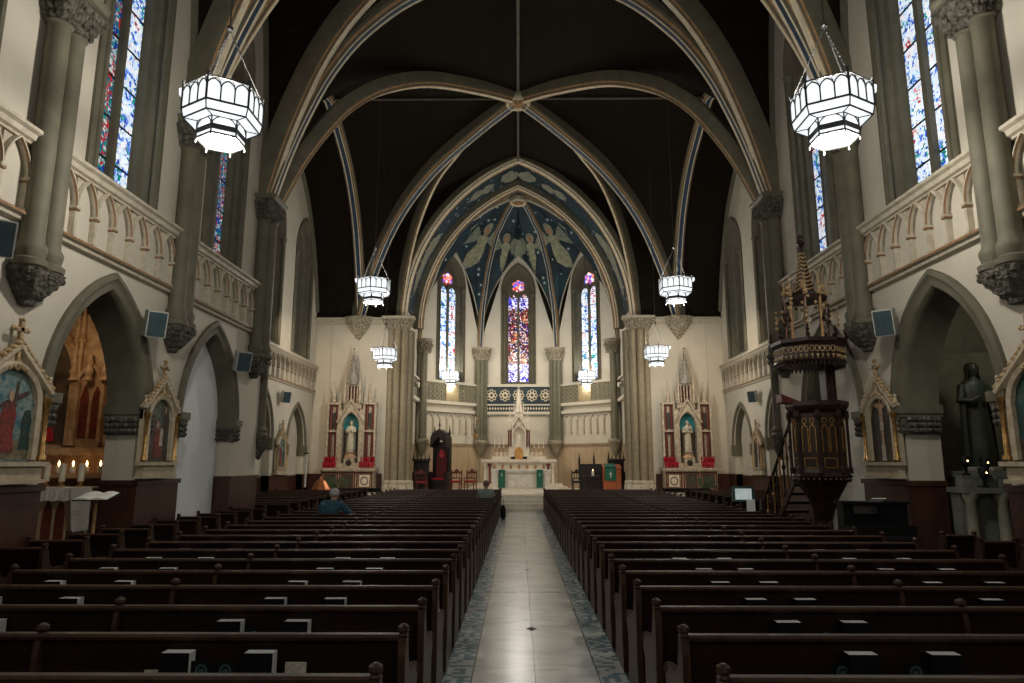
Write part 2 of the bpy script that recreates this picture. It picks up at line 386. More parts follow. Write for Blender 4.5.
# ------------------------------------------------------------ floor and platform
mb = MB(); mb.box(-10.6, -6, -0.2, 10.6, 44, 0.0); struct(mb.build('floor', DARKFLOOR))
mb = MB(); mb.box(-0.866, -3, 0.0, 0.866, 29.2, 0.012)
o = mb.build('floor', AISLE); o.location = (0.155, 0, 0); struct(o, 'white marble central aisle with blue mosaic borders')
for yy in (8.8, 13.45, 18.05):
    q = MB(); q.add([(0.155-0.07, yy, 0.0135), (0.155, yy-0.1, 0.0135), (0.155+0.07, yy, 0.0135), (0.155, yy+0.1, 0.0135)], [(0,1,2,3)])
    o = q.build('trim_floor_lozenge', BLACK); struct(o)
mb = MB()
for i in range(4): mb.box(-6.2, 29.15+0.36*i, 0.0, 6.2, 30.6, 0.15*(i+1)-0.0)
mb.box(-9.99, 30.3, 0.0, 9.99, 42.0, 0.6)
struct(mb.build('floor', MARBLE), 'raised white marble sanctuary floor and steps')

# ------------------------------------------------------------ nave side walls
SH = [5.1, 9.3, 13.42, 17.6]           # wall shafts along the nave
CEN = {-1: (3.1, 7.2, 11.36, 15.42), 1: (3.0, 7.1, 11.24, 15.36)}    # bay centres
def nave_wall(side):
    nm = 'left' if side < 0 else 'right'
    F = Fr((side*7.0, 0), (0, 1), (-side, 0))
    mb = MB(); T = 0.62
    arches = [(c, 1.28, 0.0, 2.95, 2.0) for c in CEN[side]]
    wins = [(c, 0.95, 6.75, 12.0, 1.5) for c in CEN[side]]
    band(mb, F, -2.0, 18.35, 0.0, 5.3, T, arches)
    band(mb, F, -2.0, 18.35, 5.3, 17.3, T, wins)
    struct(mb.build('wall_'+nm, PLASTER), 'cream plaster nave wall on the '+nm)
    # wainscot
    mb = MB()
    e = [-2.0] + [x for c, a, *_ in arches for x in (c-a, c+a)] + [18.4]
    for i in range(0, len(e), 2):
        fbox(mb, F, e[i]-0.02, e[i+1]+0.02, 0, 1.62, -0.63, 0.05); fbox(mb, F, e[i]-0.05, e[i+1]+0.05, 1.60, 1.69, -0.64, 0.09)
    struct(mb.build('baseboard_'+nm, WAINS), 'red-brown panelled wainscot along the '+nm+' nave wall')
    # arch mouldings with imposts
    for (c, a, zb, zs, rise) in arches:
        mb = MB()
        fsweep(mb, F, arch_pts(c, a, zs, rise, 12), [(0.26,0.0),(0.26,0.07),(0.17,0.09),(0.13,0.05),(0.07,0.04),(0.0,0.03),(-0.04,-0.02),(-0.05,-0.10),(-0.06,-0.63)])
        struct(mb.build('trim_arch', STONE, smooth=True), 'olive stone moulding of an arcade arch')
        mb = MB()
        for q in (-1, 1):
            s0, s1 = sorted((c+q*(a-0.07), c+q*(a+0.24)))
            fbox(mb, F, s0, s1, 2.52, 2.90, -0.63, 0.09)
            fbox(mb, F, s0-0.04, s1+0.04, 2.88, 3.03, -0.66, 0.15, 1); fbox(mb, F, s0-0.02, s1+0.02, 2.82, 2.88, -0.65, 0.12, 1)
            for k in range(7):
                for j in range(3):
                    p = F(c+q*(a-0.08), 2.58+j*0.1, -0.06-k*0.085); mb.ball(p, 0.05, 6)
            for k in range(3):
                for j in range(3): mb.ball(F(s0+0.06+0.1*k, 2.58+j*0.1, 0.10), 0.05, 6)
        struct(mb.build('trim_impost', [CARVED, STONE]), 'carved impost of an arcade arch')
    return F
FL = nave_wall(-1); FRt = nave_wall(1)

def window(F, c, a, zb, zs, rise, no, mats, rec=0.55, lights=2, rose=G_ROSE, label=None, bright=None):
    root = thing('window_%d' % no, label or 'tall lancet window of stained glass', 'window'); del root['category']; root['kind'] = 'structure'
    mb = MB()
    fsweep(mb, F, arch_pts(c, a, zs, rise, 12, zb), [(0.13,0.0),(0.13,0.05),(0.04,0.07),(0.0,0.02),(-0.03,-0.06),(-0.09,-0.10),(-0.11,-rec*0.5),(-0.2,-rec*0.62),(-0.24,-rec),(-0.30,-rec-0.02)])
    fbox(mb, F, c-a, c+a, zb-0.02, zb+0.05, -rec-0.02, 0.0)
    pl = arch_pts(c, a, zs, rise, 10, zb); fpoly(mb, F, pl, -rec-0.06, 0.05)
    mb.build('frame', STONE, root, smooth=True)
    mb = MB()
    for q in (-1, 1):
        p = c+q*(a-0.06); mb.tube([F(p, zb, 0.03), F(p, zs-0.35, 0.03)], 0.055, 8); mb.lathe([(0.06,0),(0.11,0.1),(0.13,0.2)], F(p, zs-0.4, 0.03), 8)
    mb.build('colonnette', STONE, root, smooth=True)
    b = a-0.26; wl = b/2-0.06
    ztop = zs-0.02
    for k, q in enumerate((-1, 1)):
        cc = c+q*(b/2+0.005); mb = MB(); fpoly(mb, F, arch_pts(cc, wl, ztop-0.5, wl*1.5, 8, zb+0.16), -rec+0.01, 0.02)
        g = mb.build('pane', mats[k % len(mats)], root)
        mb = MB(); z = zb+0.55
        while z < ztop-0.4:
            fbox(mb, F, cc-wl, cc+wl, z, z+0.03, -rec, -rec+0.03); z += 0.78
        mb.build('glazing_bar', BLACK, g)
    if bright is not None:
        for k, q in enumerate((-1, 1)):
            cc = c+q*(b/2+0.005)
            for z0, z1 in ((zb+0.16, zb+1.2), (ztop-1.0, ztop-0.35)):
                mb = MB(); fbox(mb, F, cc-wl*0.98, cc+wl*0.98, z0, z1, -rec+0.01, -rec+0.022); mb.build('pane', bright, root)
    mb = MB(); fbox(mb, F, c-0.06, c+0.06, zb+0.05, zs+0.1, -rec-0.02, -rec+0.12); mb.build('mullion', STONE, root)
    mb = MB(); R = b*0.56; pts = []
    for i in range(48):
        t = 2*PI*i/48; rr = R*(0.80+0.26*abs(math.cos(3*t))); pts.append((c+rr*math.sin(t), zs+0.38+rr*math.cos(t)))
    fpoly(mb, F, pts, -rec+0.03, 0.03); mb.build('pane', rose, root)
    return root
no = 1
for F, sd in ((FL, 'left'), (FRt, 'right')):
    for i, c in enumerate(CEN[-1 if sd == 'left' else 1]):
        ms = [G_DIM, G_NEAR] if sd == 'left' else [G_NEAR, G_NEAR]
        if sd == 'left' and i == 3: ms = [G_DIM, G_DIM]
        window(F, c, 0.95, 6.75, 12.0, 1.5, no, ms, rec=0.34, label='tall stained glass window high in the %s nave wall, %s bay from the camera' % (sd, ORD[i])); no += 1

def arcade(F, s0, s1, zt=6.65, zb=5.33, sp=0.51, mat2=(TRIM, BROWNEDGE), d=0.14, label='cream blind arcade with cornice'):
    mb = MB()
    fsweep(mb, F, [(s0, zt), (s1, zt)], [(0.0,0.0),(0.0,d+0.10),(-0.05,d+0.10),(-0.08,d+0.04),(-0.15,d+0.02),(-0.17,d-0.03),(-0.2,d-0.04),(-0.2,0.0)], 0, True)
    fsweep(mb, F, [(s0, zb+0.12), (s1, zb+0.12)], [(0.0,0.0),(0.0,d),(-0.05,d+0.02),(-0.07,d-0.04),(-0.12,d-0.05),(-0.14,0.0)], [1,1,0,0,0], True)
    n = max(2, round((s1-s0)/sp)); sp = (s1-s0)/n
    H = zt-zb
    for i in range(n+1):
        s = s0+sp*i
        x0, x1 = max(s0, s-0.026), min(s1, s+0.026)
        fbox(mb, F, x0, x1, zb+0.12, zb+0.45*H, 0, 0.10); fbox(mb, F, max(s0, s-0.045), min(s1, s+0.045), zb+0.42*H, zb+0.445*H, 0, 0.13, 1); fbox(mb, F, max(s0, s-0.05), min(s1, s+0.05), zb+0.445*H, zb+0.475*H, 0, 0.135)
        fbox(mb, F, max(s0, s-0.045), min(s1, s+0.045), zb+0.12, zb+0.17, 0, 0.12)
    for i in range(n):
        c = s0+sp*(i+0.5); a = sp*0.5-0.03
        ap = arch_pts(c, a, zb+0.47*H, H*0.37, 8)
        fsweep(mb, F, ap, [(0.0,0.0),(0.0,0.09),(0.012,0.12),(0.035,0.12),(0.05,0.07),(0.05,0.0)], [0,1,0,0,0])
        # spandrel web between this arch and the cornice
        for (p, q) in zip(ap[:-1], ap[1:]):
            slab(mb, F, p[0], q[0], p[1], q[1], zt-0.18, zt-0.18, 0.0001)
            mb.hexa([F(p[0],p[1],0),F(q[0],q[1],0),F(q[0],q[1],0.045),F(p[0],p[1],0.045),F(p[0],zt-0.18,0),F(q[0],zt-0.18,0),F(q[0],zt-0.18,0.045),F(p[0],zt-0.18,0.045)])
    return struct(mb.build('trim_arcade', list(mat2)), label)
for F, sd in ((FL, 'left'), (FRt, 'right')):
    for i in range(4):
        a, b = (-0.4 if i == 0 else SH[i-1]+0.27), SH[i]-0.27
        arcade(F, a, b, label='cream blind arcade under the %s clerestory, %s bay' % (sd, ORD[i]))

def shaft(x, y, side, zc=8.45, zt=9.08, zb=4.2, n=2, r=0.155, label='olive stone wall shaft', spread=0.17, carved=CARVED, stone=STONE, corbel=True, horiz=None):
    """engaged cluster of colonnettes with carved capital and corbel; x,y on the wall face"""
    root = thing('pillar', label, 'pillar'); del root['category']; root['kind'] = 'structure'
    F = horiz or Fr((x, y), (0, 1), (-side, 0))
    offs = {2: [-spread, spread], 3: [-spread*1.35, 0, spread*1.35]}[n]
    mb = MB()
    for k, o_ in enumerate(offs):
        d = 0.17 + (0.12 if n == 3 and k == 1 else 0)
        mb.lathe([(r,zb+0.85),(r,zc)], F(o_, 0, d), 12)
        mb.lathe([(r*1.15,zb+0.45),(r*1.5,zb+0.5),(r*1.55,zb+0.58),(r*1.15,zb+0.62),(r*1.3,zb+0.72),(r*1.3,zb+0.78),(r*1.02,zb+0.85),(r,zb+0.95)], F(o_, 0, d), 12)
        mb.lathe([(r*1.02,zc-0.06),(r*1.25,zc-0.03),(r*1.02,zc)], F(o_, 0, d), 12)
    fbox(mb, F, -spread*1.2, spread*1.2, zb+0.6, zc, 0, 0.16)
    mb.build('shaft', stone, root, smooth=True)
    W = spread+r+0.02 if n == 2 else spread*1.35+r+0.02
    mb = MB(); rng = random.Random(int(y*10)+n)
    for z, s in ((zc, 1.0), (zc+0.2, 1.02), (zc+0.34, 1.18), (zc+0.48, 1.38)):
        pass
    def rect(z, wd, dp, ch=0.08):
        return [F(-wd, z, 0), F(-wd, z, dp-ch), F(-wd+ch, z, dp), F(wd-ch, z, dp), F(wd, z, dp-ch), F(wd, z, 0)]
    mb.loft([rect(zc, W*0.9, 0.30), rect(zc+0.25, W*0.98, 0.34), rect(zt-0.13, W*1.25, 0.46)])
    for j in range(4):
        z = zc+0.07+j*(zt-zc-0.2)/4; kx = W*(0.93+0.1*j); dp = 0.31+0.035*j
        for i in range(7):
            s = -kx+2*kx*i/6; mb.ball(F(s+rng.uniform(-.02,.02), z+rng.uniform(-.02,.02), dp), 0.062+0.012*j, 6, 1.1)
        for i in range(3):
            for q in (-1, 1): mb.ball(F(q*kx, z, 0.05+0.11*i), 0.06+0.012*j, 6, 1.1)
    mb.build('capital', carved, root)
    mb = MB(); mb.loft([rect(zt-0.13, W*1.32, 0.50), rect(zt-0.06, W*1.40, 0.54), rect(zt, W*1.40, 0.54)]); mb.build('abacus', stone, root)
    if corbel:
        mb = MB()
        mb.loft([rect(zb-0.02, 0.06, 0.10, 0.03), rect(zb+0.12, W*0.55, 0.24, 0.06), rect(zb+0.3, W*0.95, 0.34), rect(zb+0.47, W*1.1, 0.40)])
        for j in range(5):
            z = zb+0.03+j*0.095; k = W*(0.18+0.2*j); dp = 0.12+0.06*j
            for i in range(3+j):
                s = -k+2*k*i/(2+j); mb.ball(F(s, z, dp*(1-0.15*abs(s)/max(k, .01))), 0.062, 6)
            for q in (-1, 1):
                mb.ball(F(q*k, z, dp*0.5), 0.06, 6)
        mb.build('corbel', carved, root)
    return root
for side in (-1, 1):
    sd = 'left' if side < 0 else 'right'
    for i, y in enumerate(SH[:3]):
        shaft(side*7.0, y, side, label='olive stone double shaft on a carved corbel, %s wall, %s from the camera' % (sd, ORD[i]))
    shaft(side*7.0, SH[3]+0.08, side, n=3, r=0.15, label='olive triple shaft at the %s corner of the crossing' % sd, spread=0.17)
    # short shaft of the pier's transept corner
    root = thing('pillar', 'short olive shaft under the crossing pier on the %s' % sd, 'pillar'); del root['category']; root['kind'] = 'structure'
    mb = MB(); c = (side*6.98, 18.5, 0)
    mb.lathe([(0.13,2.95),(0.13,4.6)], c, 12); mb.lathe([(0.17,2.62),(0.22,2.68),(0.22,2.75),(0.17,2.8),(0.19,2.88),(0.13,2.97)], c, 12)
    mb.build('shaft', STONE, root, smooth=True)
    mb = MB(); mb.lathe([(0.03,2.08),(0.1,2.2),(0.19,2.45),(0.22,2.62)], c, 10, bump=0.18); mb.build('corbel', CARVED, root)

# ------------------------------------------------------------ transept walls, end wall
def transept(side):
    sd = 'left' if side < 0 else 'right'
    F = Fr((side*10.0, 0), (0, 1), (-side, 0))
    arches = [(22.0, 1.4, 0, 2.95, 2.1), (26.3, 1.4, 0, 2.95, 2.1), (30.85, 1.2, 0, 2.75, 1.75)]
    wins = [(22.0, 1.2, 6.85, 11.6, 1.9), (26.6, 1.25, 6.85, 11.6, 1.9), (30.75, 1.2, 6.85, 11.6, 1.7)]
    mb = MB(); band(mb, F, 18.35, 33.0, 0, 5.3, 0.7, arches); band(mb, F, 18.35, 33.0, 5.3, 17.6, 0.7, wins)
    band(mb, Fr((side*10.32, 0), (0, 1), (-side, 0)), 18.35, 33.2, 0, 6.0, 0.1)        # back of the arched recesses
    mb.box(side*7.62 if side > 0 else -10.6, 18.0, 0, 10.6 if side > 0 else -7.62, 18.35, 17.3)
    struct(mb.build('wall_transept_'+sd, PLASTER), 'cream plaster wall of the %s transept' % sd)
    mb = MB(); e = [18.36, 20.6, 23.4, 24.9, 27.7, 29.65, 32.05, 32.98]
    for i in range(0, 8, 2): fbox(mb, F, e[i], e[i+1], 0, 1.45, -0.5, 0.05); fbox(mb, F, e[i], e[i+1], 1.43, 1.5, -0.5, 0.08)
    fbox(mb, Fr((side*10.31, 0), (0, 1), (-side, 0)), 18.4, 33.0, 0, 1.45, 0, 0.04)
    struct(mb.build('baseboard_transept_'+sd, WAINS), 'panelled wainscot of the %s transept' % sd)
    for k, (c, a, zb, zs, rise) in enumerate(arches):
        mb = MB(); fsweep(mb, F, arch_pts(c, a, zs, rise, 10), [(0.2,0.0),(0.2,0.06),(0.1,0.08),(0.04,0.03),(0.0,-0.04),(-0.02,-0.7)])
        for q in (-1, 1):
            s0, s1 = sorted((c+q*(a-0.05), c+q*(a+0.2))); fbox(mb, F, s0, s1, zs-0.42, zs+0.06, -0.7, 0.1)
        struct(mb.build('trim_arch', STONE, smooth=True))
    global no
    for k, (c, a, zb, zs, rise) in enumerate(wins):
        window(F, c, a, zb, zs, rise, no, [G_DIM, G_DIM], rec=0.62, label='deep olive lancet window of the %s transept, %s from the sanctuary' % (sd, ORD[2-k])); no += 1
    arcade(F, 18.4, 33.0, sp=0.56, label='cream blind arcade of the %s transept' % sd)
for s in (-1, 1): transept(s)

FE = Fr((0, 33.0), (1, 0), (0, -1))
mb = MB()
for s in (-1, 1):
    a, b = sorted((s*5.75, s*10.0)); fbox(mb, FE, a, b, 0, 9.0, -0.5, 0)
struct(mb.build('wall_end', PLASTER), 'cream end wall either side of the chancel arch')
CA, CRISE, CZS = 5.62, 8.35, 8.95    # chancel arch
mb = MB()
xs = [-10+0.1*i for i in range(201)]
for i in range(200):
    x0, x1 = xs[i], xs[i+1]
    l0 = az(x0, 0, CA, CZS, CRISE) if abs(x0) < CA else 9.0
    l1 = az(x1, 0, CA, CZS, CRISE) if abs(x1) < CA else 9.0
    slab(mb, FE, x0, x1, l0, l1, 18.4, 18.4, 0.5)
struct(mb.build('wall_end_upper', CEIL), 'dark timber gable above the chancel arch')
mb = MB()
for s in (-1, 1):
    a, b = sorted((s*6.3, s*10.0))
    fsweep(mb, FE, [(a, 9.06), (b, 9.06)], [(0,0),(0,0.2),(-0.07,0.2),(-0.11,0.12),(-0.22,0.1),(-0.26,0.05),(-0.32,0.04),(-0.34,0)], 0, True)
struct(mb.build('trim_cornice', TRIM), 'cream cornice of the end wall')
mb = MB()
for s in (-1, 1):
    for xx in (9.97, 9.2): fbox(mb, FE, min(s*xx, s*(xx-0.03)), max(s*xx, s*(xx-0.03)), 0.6, 8.7, 0, 0.02)
    a, b = sorted((s*6.5, s*9.95)); fbox(mb, FE, a, b, 0.6, 1.5, 0, 0.05, 1)
struct(mb.build('trim_end_wall', [TRIM, WAINS]))
# chancel piers, brackets
for s in (-1, 1):
    sd = 'left' if s < 0 else 'right'
    root = thing('pillar', 'tall clustered pier of the chancel arch on the %s' % sd, 'pillar'); del root['category']; root['kind'] = 'structure'
    mb = MB()
    offs = [(5.35, 33.12, .14), (5.58, 32.86, .16), (5.9, 32.74, .18), (6.22, 32.86, .16), (5.3, 33.45, .15)]
    for x, y, r_ in offs: mb.lathe([(r_,1.15),(r_,8.45)], (s*x, y, 0), 12)
    mb.box(min(s*5.4, s*6.3), 32.85, 0.6, max(s*5.4, s*6.3), 33.6, 8.5)
    mb.build('shaft', mat('pier_stone_'+sd, (0.27, 0.225, 0.145), 0.65, c2=(0.22, 0.185, 0.12)), root, smooth=True)
    mb = MB()
    for x, y, r_ in offs:
        mb.lathe([(r_*1.6,0.6),(r_*1.6,0.95),(r_*1.35,1.0),(r_*1.5,1.07),(r_*1.5,1.13),(r_*1.05,1.2)], (s*x, y, 0), 12)
    mb.build('base', TRIM, root, smooth=True)
    mb = MB(); FP = Fr((s*5.85, 33.0), (1, 0), (0, -1))
    mb.loft([[FP(-a_, z, 0), FP(-a_, z, d*.6), FP(-a_*.6, z, d), FP(a_*.6, z, d), FP(a_, z, d*.6), FP(a_, z, 0)] for a_, d, z in ((.5,.35,8.42),(.55,.4,8.65),(.72,.55,8.95))])
    for j in range(5):
        for i in range(9):
            t = -1+2*i/8; mb.ball(FP(t*(0.52+0.05*j), 8.48+0.09*j, (0.40+0.04*j)*(1-0.35*abs(t))), 0.07, 6)
    mb.build('capital', CARVEDL, root)
    mb = MB(); fbox(mb, FP, -0.78, 0.78, 8.95, 9.06, 0, 0.6); mb.build('abacus', TRIM, root)
    # bracket for the transverse ribs
    mb = MB(); FB = Fr((s*7.85, 33.0), (1, 0), (0, -1))
    mb.loft([[FB(-a_, z, 0), FB(-a_, z, d*.5), FB(-a_*.5, z, d), FB(a_*.5, z, d), FB(a_, z, d*.5), FB(a_, z, 0)] for a_, d, z in ((.04,.06,7.95),(.22,.2,8.2),(.5,.35,8.6),(.66,.45,8.98),(.7,.48,9.08))])
    for j in range(6):
        for i in range(3+j):
            t = -1+2*i/(2+j); mb.ball(FB(t*(0.1+0.1*j), 8.08+0.14*j, (0.16+0.05*j)*(1-0.3*abs(t))), 0.075, 6)
    struct(mb.build('trim_bracket', CARVEDL), 'carved bracket carrying the crossing ribs on the %s' % sd)

# ------------------------------------------------------------ vaults
RIBP = lambda w, dp, hs=0.58: [(hs,-w),(0.06,-w),(0.0,-0.80*w),(-0.04*dp,-0.66*w),(-0.085*dp,-0.54*w),(-0.10*dp,-0.44*w),(-0.07*dp,-0.34*w),(-0.07*dp,0.34*w),(-0.10*dp,0.44*w),(-0.085*dp,0.54*w),(-0.04*dp,0.66*w),(0.0,0.80*w),(0.06,w),(hs,w)]
RIBM = [0,0,1,0,2,2,3,3,3,2,2,0,1][:13]
RIBM = [0, 0, 1, 0, 2, 2, 3, 2, 2, 0, 1, 0, 0]
RIBT = [0, 0, 1, 0, 1, 2, 2, 2, 1, 0, 1, 0, 0]
def rib(p0, p1, w, zf, n=34, mis=RIBM, label='painted vault rib', dp=1.0, mats=(STONE, TAN, CREAMB, NAVY), hs=0.58):
    """rib in the vertical plane p0-p1; zf(u) its height, u from 0 at p0 to 1 at p1"""
    L = math.hypot(p1[0]-p0[0], p1[1]-p0[1]); sd = ((p1[0]-p0[0])/L, (p1[1]-p0[1])/L)
    F = Fr(p0, sd, (-sd[1], sd[0]))
    path = []
    for i in range(n+1):
        u = (1-math.cos(PI*i/n))/2 if True else i/n
        path.append((u*L, zf(u)))
    mb = MB(); fsweep(mb, F, path, RIBP(w, dp, hs), mis)
    return struct(mb.build('trim_rib', list(mats), smooth=True), label)
X0 = 6.82
for i, y in enumerate(SH):
    rib((-X0, y), (X0, y), 0.27, lambda u: P(2*u-1), 60, label='painted transverse arch of the nave vault, %s from the camera' % ORD[i], dp=1.5)
YB = [0.95]+SH
for i in range(1, 4):
    y0, y1 = SH[i-1], SH[i]
    for (a, b) in (((-X0, y0+0.1), (X0, y1-0.1)), ((X0, y0+0.1), (-X0, y1-0.1))):
        rib(a, b, 0.17, lambda u: P(2*u-1), 50, RIBT, 'tan diagonal rib of the nave vault')
def web(x0, x1, y0, y1, nx, ny, f, name, m_, label=None, flip=False):
    mb = MB(); vs = []; fs = []
    for j in range(ny+1):
        for i in range(nx+1):
            x = x0+(x1-x0)*i/nx; y = y0+(y1-y0)*j/ny; vs.append((x, y, f(x, y)))
    for j in range(ny):
        for i in range(nx):
            a = j*(nx+1)+i; fs.append((a, a+1, a+nx+2, a+nx+1))
    mb.add(vs, fs); o_ = mb.build(name, m_, smooth=False)
    return struct(o_, label)
for i in range(4):
    y0, y1 = YB[i], YB[i+1]; yc, hy = (y0+y1)/2, (y1-y0)/2
    web(-7.05, 7.05, y0, y1, 64, 24, lambda x, y: max(P(x/7.02), P((y-yc)/hy))+0.22, 'ceiling', CEIL, 'dark timber vault of the nave')
mb = MB(); mb.box(-7.9, -2, 17.3, 7.9, 0.95, 17.5); struct(mb.build('ceiling', CEIL))
mb = MB()
for sx_ in (-1, 1):   # wall ribs
    for i in range(1, 4):
        y0, y1 = SH[i-1], SH[i]; yc, hy = (y0+y1)/2, (y1-y0)/2
        F = Fr((sx_*7.0, y0), (0, 1), (-sx_, 0))
        fsweep(mb, F, [(hy+hy*t, P(t)) for t in [-math.cos(PI*k/40) for k in range(41)]], [(0.2,0.1),(0,0.12),(-0.05,0.06),(-0.08,0.0)])
struct(mb.build('trim_wall_rib', STONE, smooth=True))
CY, CH = 25.5, 7.5
def cross_web(x, y):
    lift = 0.24 + max(0, (y-CY))/CH*1.0*max(0, 1-abs(x)/6.5)
    return max(P(x/7.75), P((y-CY)/CH))+lift
web(-7.7, 7.7, 17.95, 33.0, 70, 70, cross_web, 'ceiling', CEIL, 'dark timber vault of the crossing')
for s in (-1, 1):
    a, b = sorted((s*7.6, s*10.05)); web(a, b, 18.2, 33.0, 4, 50, lambda x, y: P((y-CY)/7.6)*1.0+0.45, 'ceiling', CEIL, 'dark timber vault of the transept')
    mb = MB(); F = Fr((s*10.0, 18), (0, 1), (-s, 0))
    fsweep(mb, F, [(7.5+7.45*t, P(t)+0.4) for t in [-math.cos(PI*k/40) for k in range(41)]], [(0.2,0.1),(0,0.14),(-0.06,0.10),(-0.12,0.0)])
    struct(mb.build('trim_wall_rib', STONE, smooth=True))
# crossing diagonals, side arches, slender ribs
BX, BY = 0.0, 25.5
for s in (-1, 1):
    sd = 'left' if s < 0 else 'right'
    rib((s*6.75, 18.0), (BX, BY), 0.20, lambda u: P(1-u), 44, RIBT, 'tan diagonal rib from the near %s pier to the crossing boss' % sd, dp=1.3, hs=0.36)
    rib((s*7.8, 32.95), (BX, BY), 0.27, lambda u: P(1-u), 44, RIBM, 'blue and cream diagonal rib from the far %s bracket to the crossing boss' % sd, dp=1.3)
    rib((s*7.8, 32.95), (s*7.6, 18.0), 0.25, lambda u: P(2*u-1)+0.1, 50, RIBM, 'blue and cream arch dividing the crossing from the %s transept' % sd, dp=1.3)
    T = [(0,9.0),(.02,9.8),(.08,11.5),(.2,13.35),(.42,15.05),(.68,15.85),(1,16.75)]
    rib((s*5.8, 32.95), (s*1.3, 27.2), 0.12, lambda u: tab(smooth_tab(T), u), 34, RIBT, 'slender tan rib above the chancel pier on the %s' % sd)
for (a, b, z0, z1) in (((0, 5), (0, 25.3), 16.55, 16.55), ((0, 25.7), (0, 32.95), 16.5, 17.3)):
    mb = MB(); mb.tube([(a[0], a[1], z0), (b[0], b[1], z1)], 0.06, 8); struct(mb.build('trim_ridge', mat('ridge_stone', (0.12, 0.11, 0.08), 0.6)))
mb = MB(); mb.tube([(-7.6, BY, 16.52), (7.6, BY, 16.52)], 0.045, 8); struct(mb.build('trim_ridge', STONE))
def boss(x, y, z, r_, label):
    root = thing('trim_boss', label, 'boss'); del root['category']; root['kind'] = 'structure'
    mb = MB(); mb.lathe([(r_*0.8,0.35),(r_,0.1),(r_,0.0),(r_*0.9,-0.06),(r_*0.78,-0.04),(r_*0.7,0.02)], (x,y,z), 24); mb.build('ring', CREAMB, root, smooth=True)
    mb = MB(); mb.lathe([(r_*0.72,0.06),(r_*0.7,0.02)], (x,y,z), 24); 
    for k in range(8):
        t = 2*PI*k/8; mb.tube([(x,y,z-0.06), (x+r_*.65*math.cos(t), y+r_*.65*math.sin(t), z-0.01)], [0.07, 0.03], 6)
    mb.ball((x,y,z-0.05), 0.11, 8); mb.build('rosette', TAN, root)
boss(BX, BY, 16.28, 0.50, 'round carved boss where the crossing ribs meet')

# chancel arch mouldings
mb = MB()
fsweep(mb, FE, [(x, az(x, 0, CA, CZS, CRISE)) for x in [-CA*math.cos(PI*k/60) for k in range(61)]],
       [(0.42,0.0),(0.42,0.10),(0.30,0.14),(0.20,0.12),(0.14,0.2),(0.06,0.22),(0.02,0.16),(-0.03,0.16),(-0.08,0.06),(-0.12,0.02),(-0.12,-0.12)], [0,0,0,1,2,2,0,2,2,1])
struct(mb.build('trim_chancel_arch', [STONE, TAN, CREAMB], smooth=True), 'moulded pointed chancel arch')
# painted barrel of the chancel
CB = smooth_tab([(0,17.15),(.1,17.0),(.3,16.35),(.55,15.1),(.8,13.2),(.93,11.3),(1,8.9)], 60)
web(-5.5, 5.5, 33.1, 37.2, 60, 8, lambda x, y: max(8.9, az(x, 0, CA-0.1, CZS, CRISE-0.15)), 'ceiling', BLUEV, 'blue painted vault of the chancel')
FI = Fr((0, 35.2), (1, 0), (0, -1))
mb = MB()
a_ = CA-0.13
fsweep(mb, FI, [(x, az(x, 0, a_, CZS, CRISE-0.2)) for x in [-a_*math.cos(PI*k/60) for k in range(61)]],
       [(0.15,0.25),(-0.25,0.25),(-0.32,0.2),(-0.38,0.2),(-0.42,0.12),(-0.48,0.1),(-0.48,-0.15),(0.15,-0.15)], [0,2,1,2,1,0,0])
struct(mb.build('trim_chancel_arch', [STONE, TAN, CREAMB], smooth=True), 'inner olive arch of the chancel')
for s in (-1, 1):
    mb = MB(); FS = Fr((s*5.55, 33.0), (0, 1), (-s, 0))
    band(mb, FS, 0.5, 4.1, 0.6, 9.5, 0.4); struct(mb.build('wall_chancel', PLASTER2), 'short cream side wall of the chancel')

# ------------------------------------------------------------ apse
APX = [(-5.5, 37.1), (-2.29, 40.3), (2.29, 40.3), (5.5, 37.1)]
AB = (0.0, 36.7); ABZ = 17.1
ZR = smooth_tab([(0,8.7),(.05,11.0),(.12,12.2),(.2,13.45),(.3,14.35),(.45,15.5),(.55,15.85),(.7,16.4),(.85,16.8),(1,17.1)], 80)
def zr(v): return tab(ZR, max(0, min(1, v)))
FAC = []
for k in range(3):
    a, b = APX[k], APX[k+1]; L = math.hypot(b[0]-a[0], b[1]-a[1]); sd = ((b[0]-a[0])/L, (b[1]-a[1])/L)
    FAC.append((Fr(a, sd, (sd[1], -sd[0])), L))
def form(u): return az(u, 0, 1.0, 8.9, 5.6) if False else 8.9+5.6*(max(0, 1-abs(u)**1.0))**0.62 if abs(u) > 0.0 else 14.5
def form(u):
    a_, r_ = 1.0, 2.45; return 8.9 + 5.6*(az(u, 0, a_, 0, r_)/r_)
def cell(k, u, v, off=0.0):
    F, L = FAC[k]; p = Vector(F((u+1)/2*L, 0, 0)); c = Vector((AB[0], AB[1], 0)); q = p.lerp(c, v)
    z = max(zr(v), form(u)+(ABZ-14.5)*v**0.8)
    return (q.x, q.y, z)
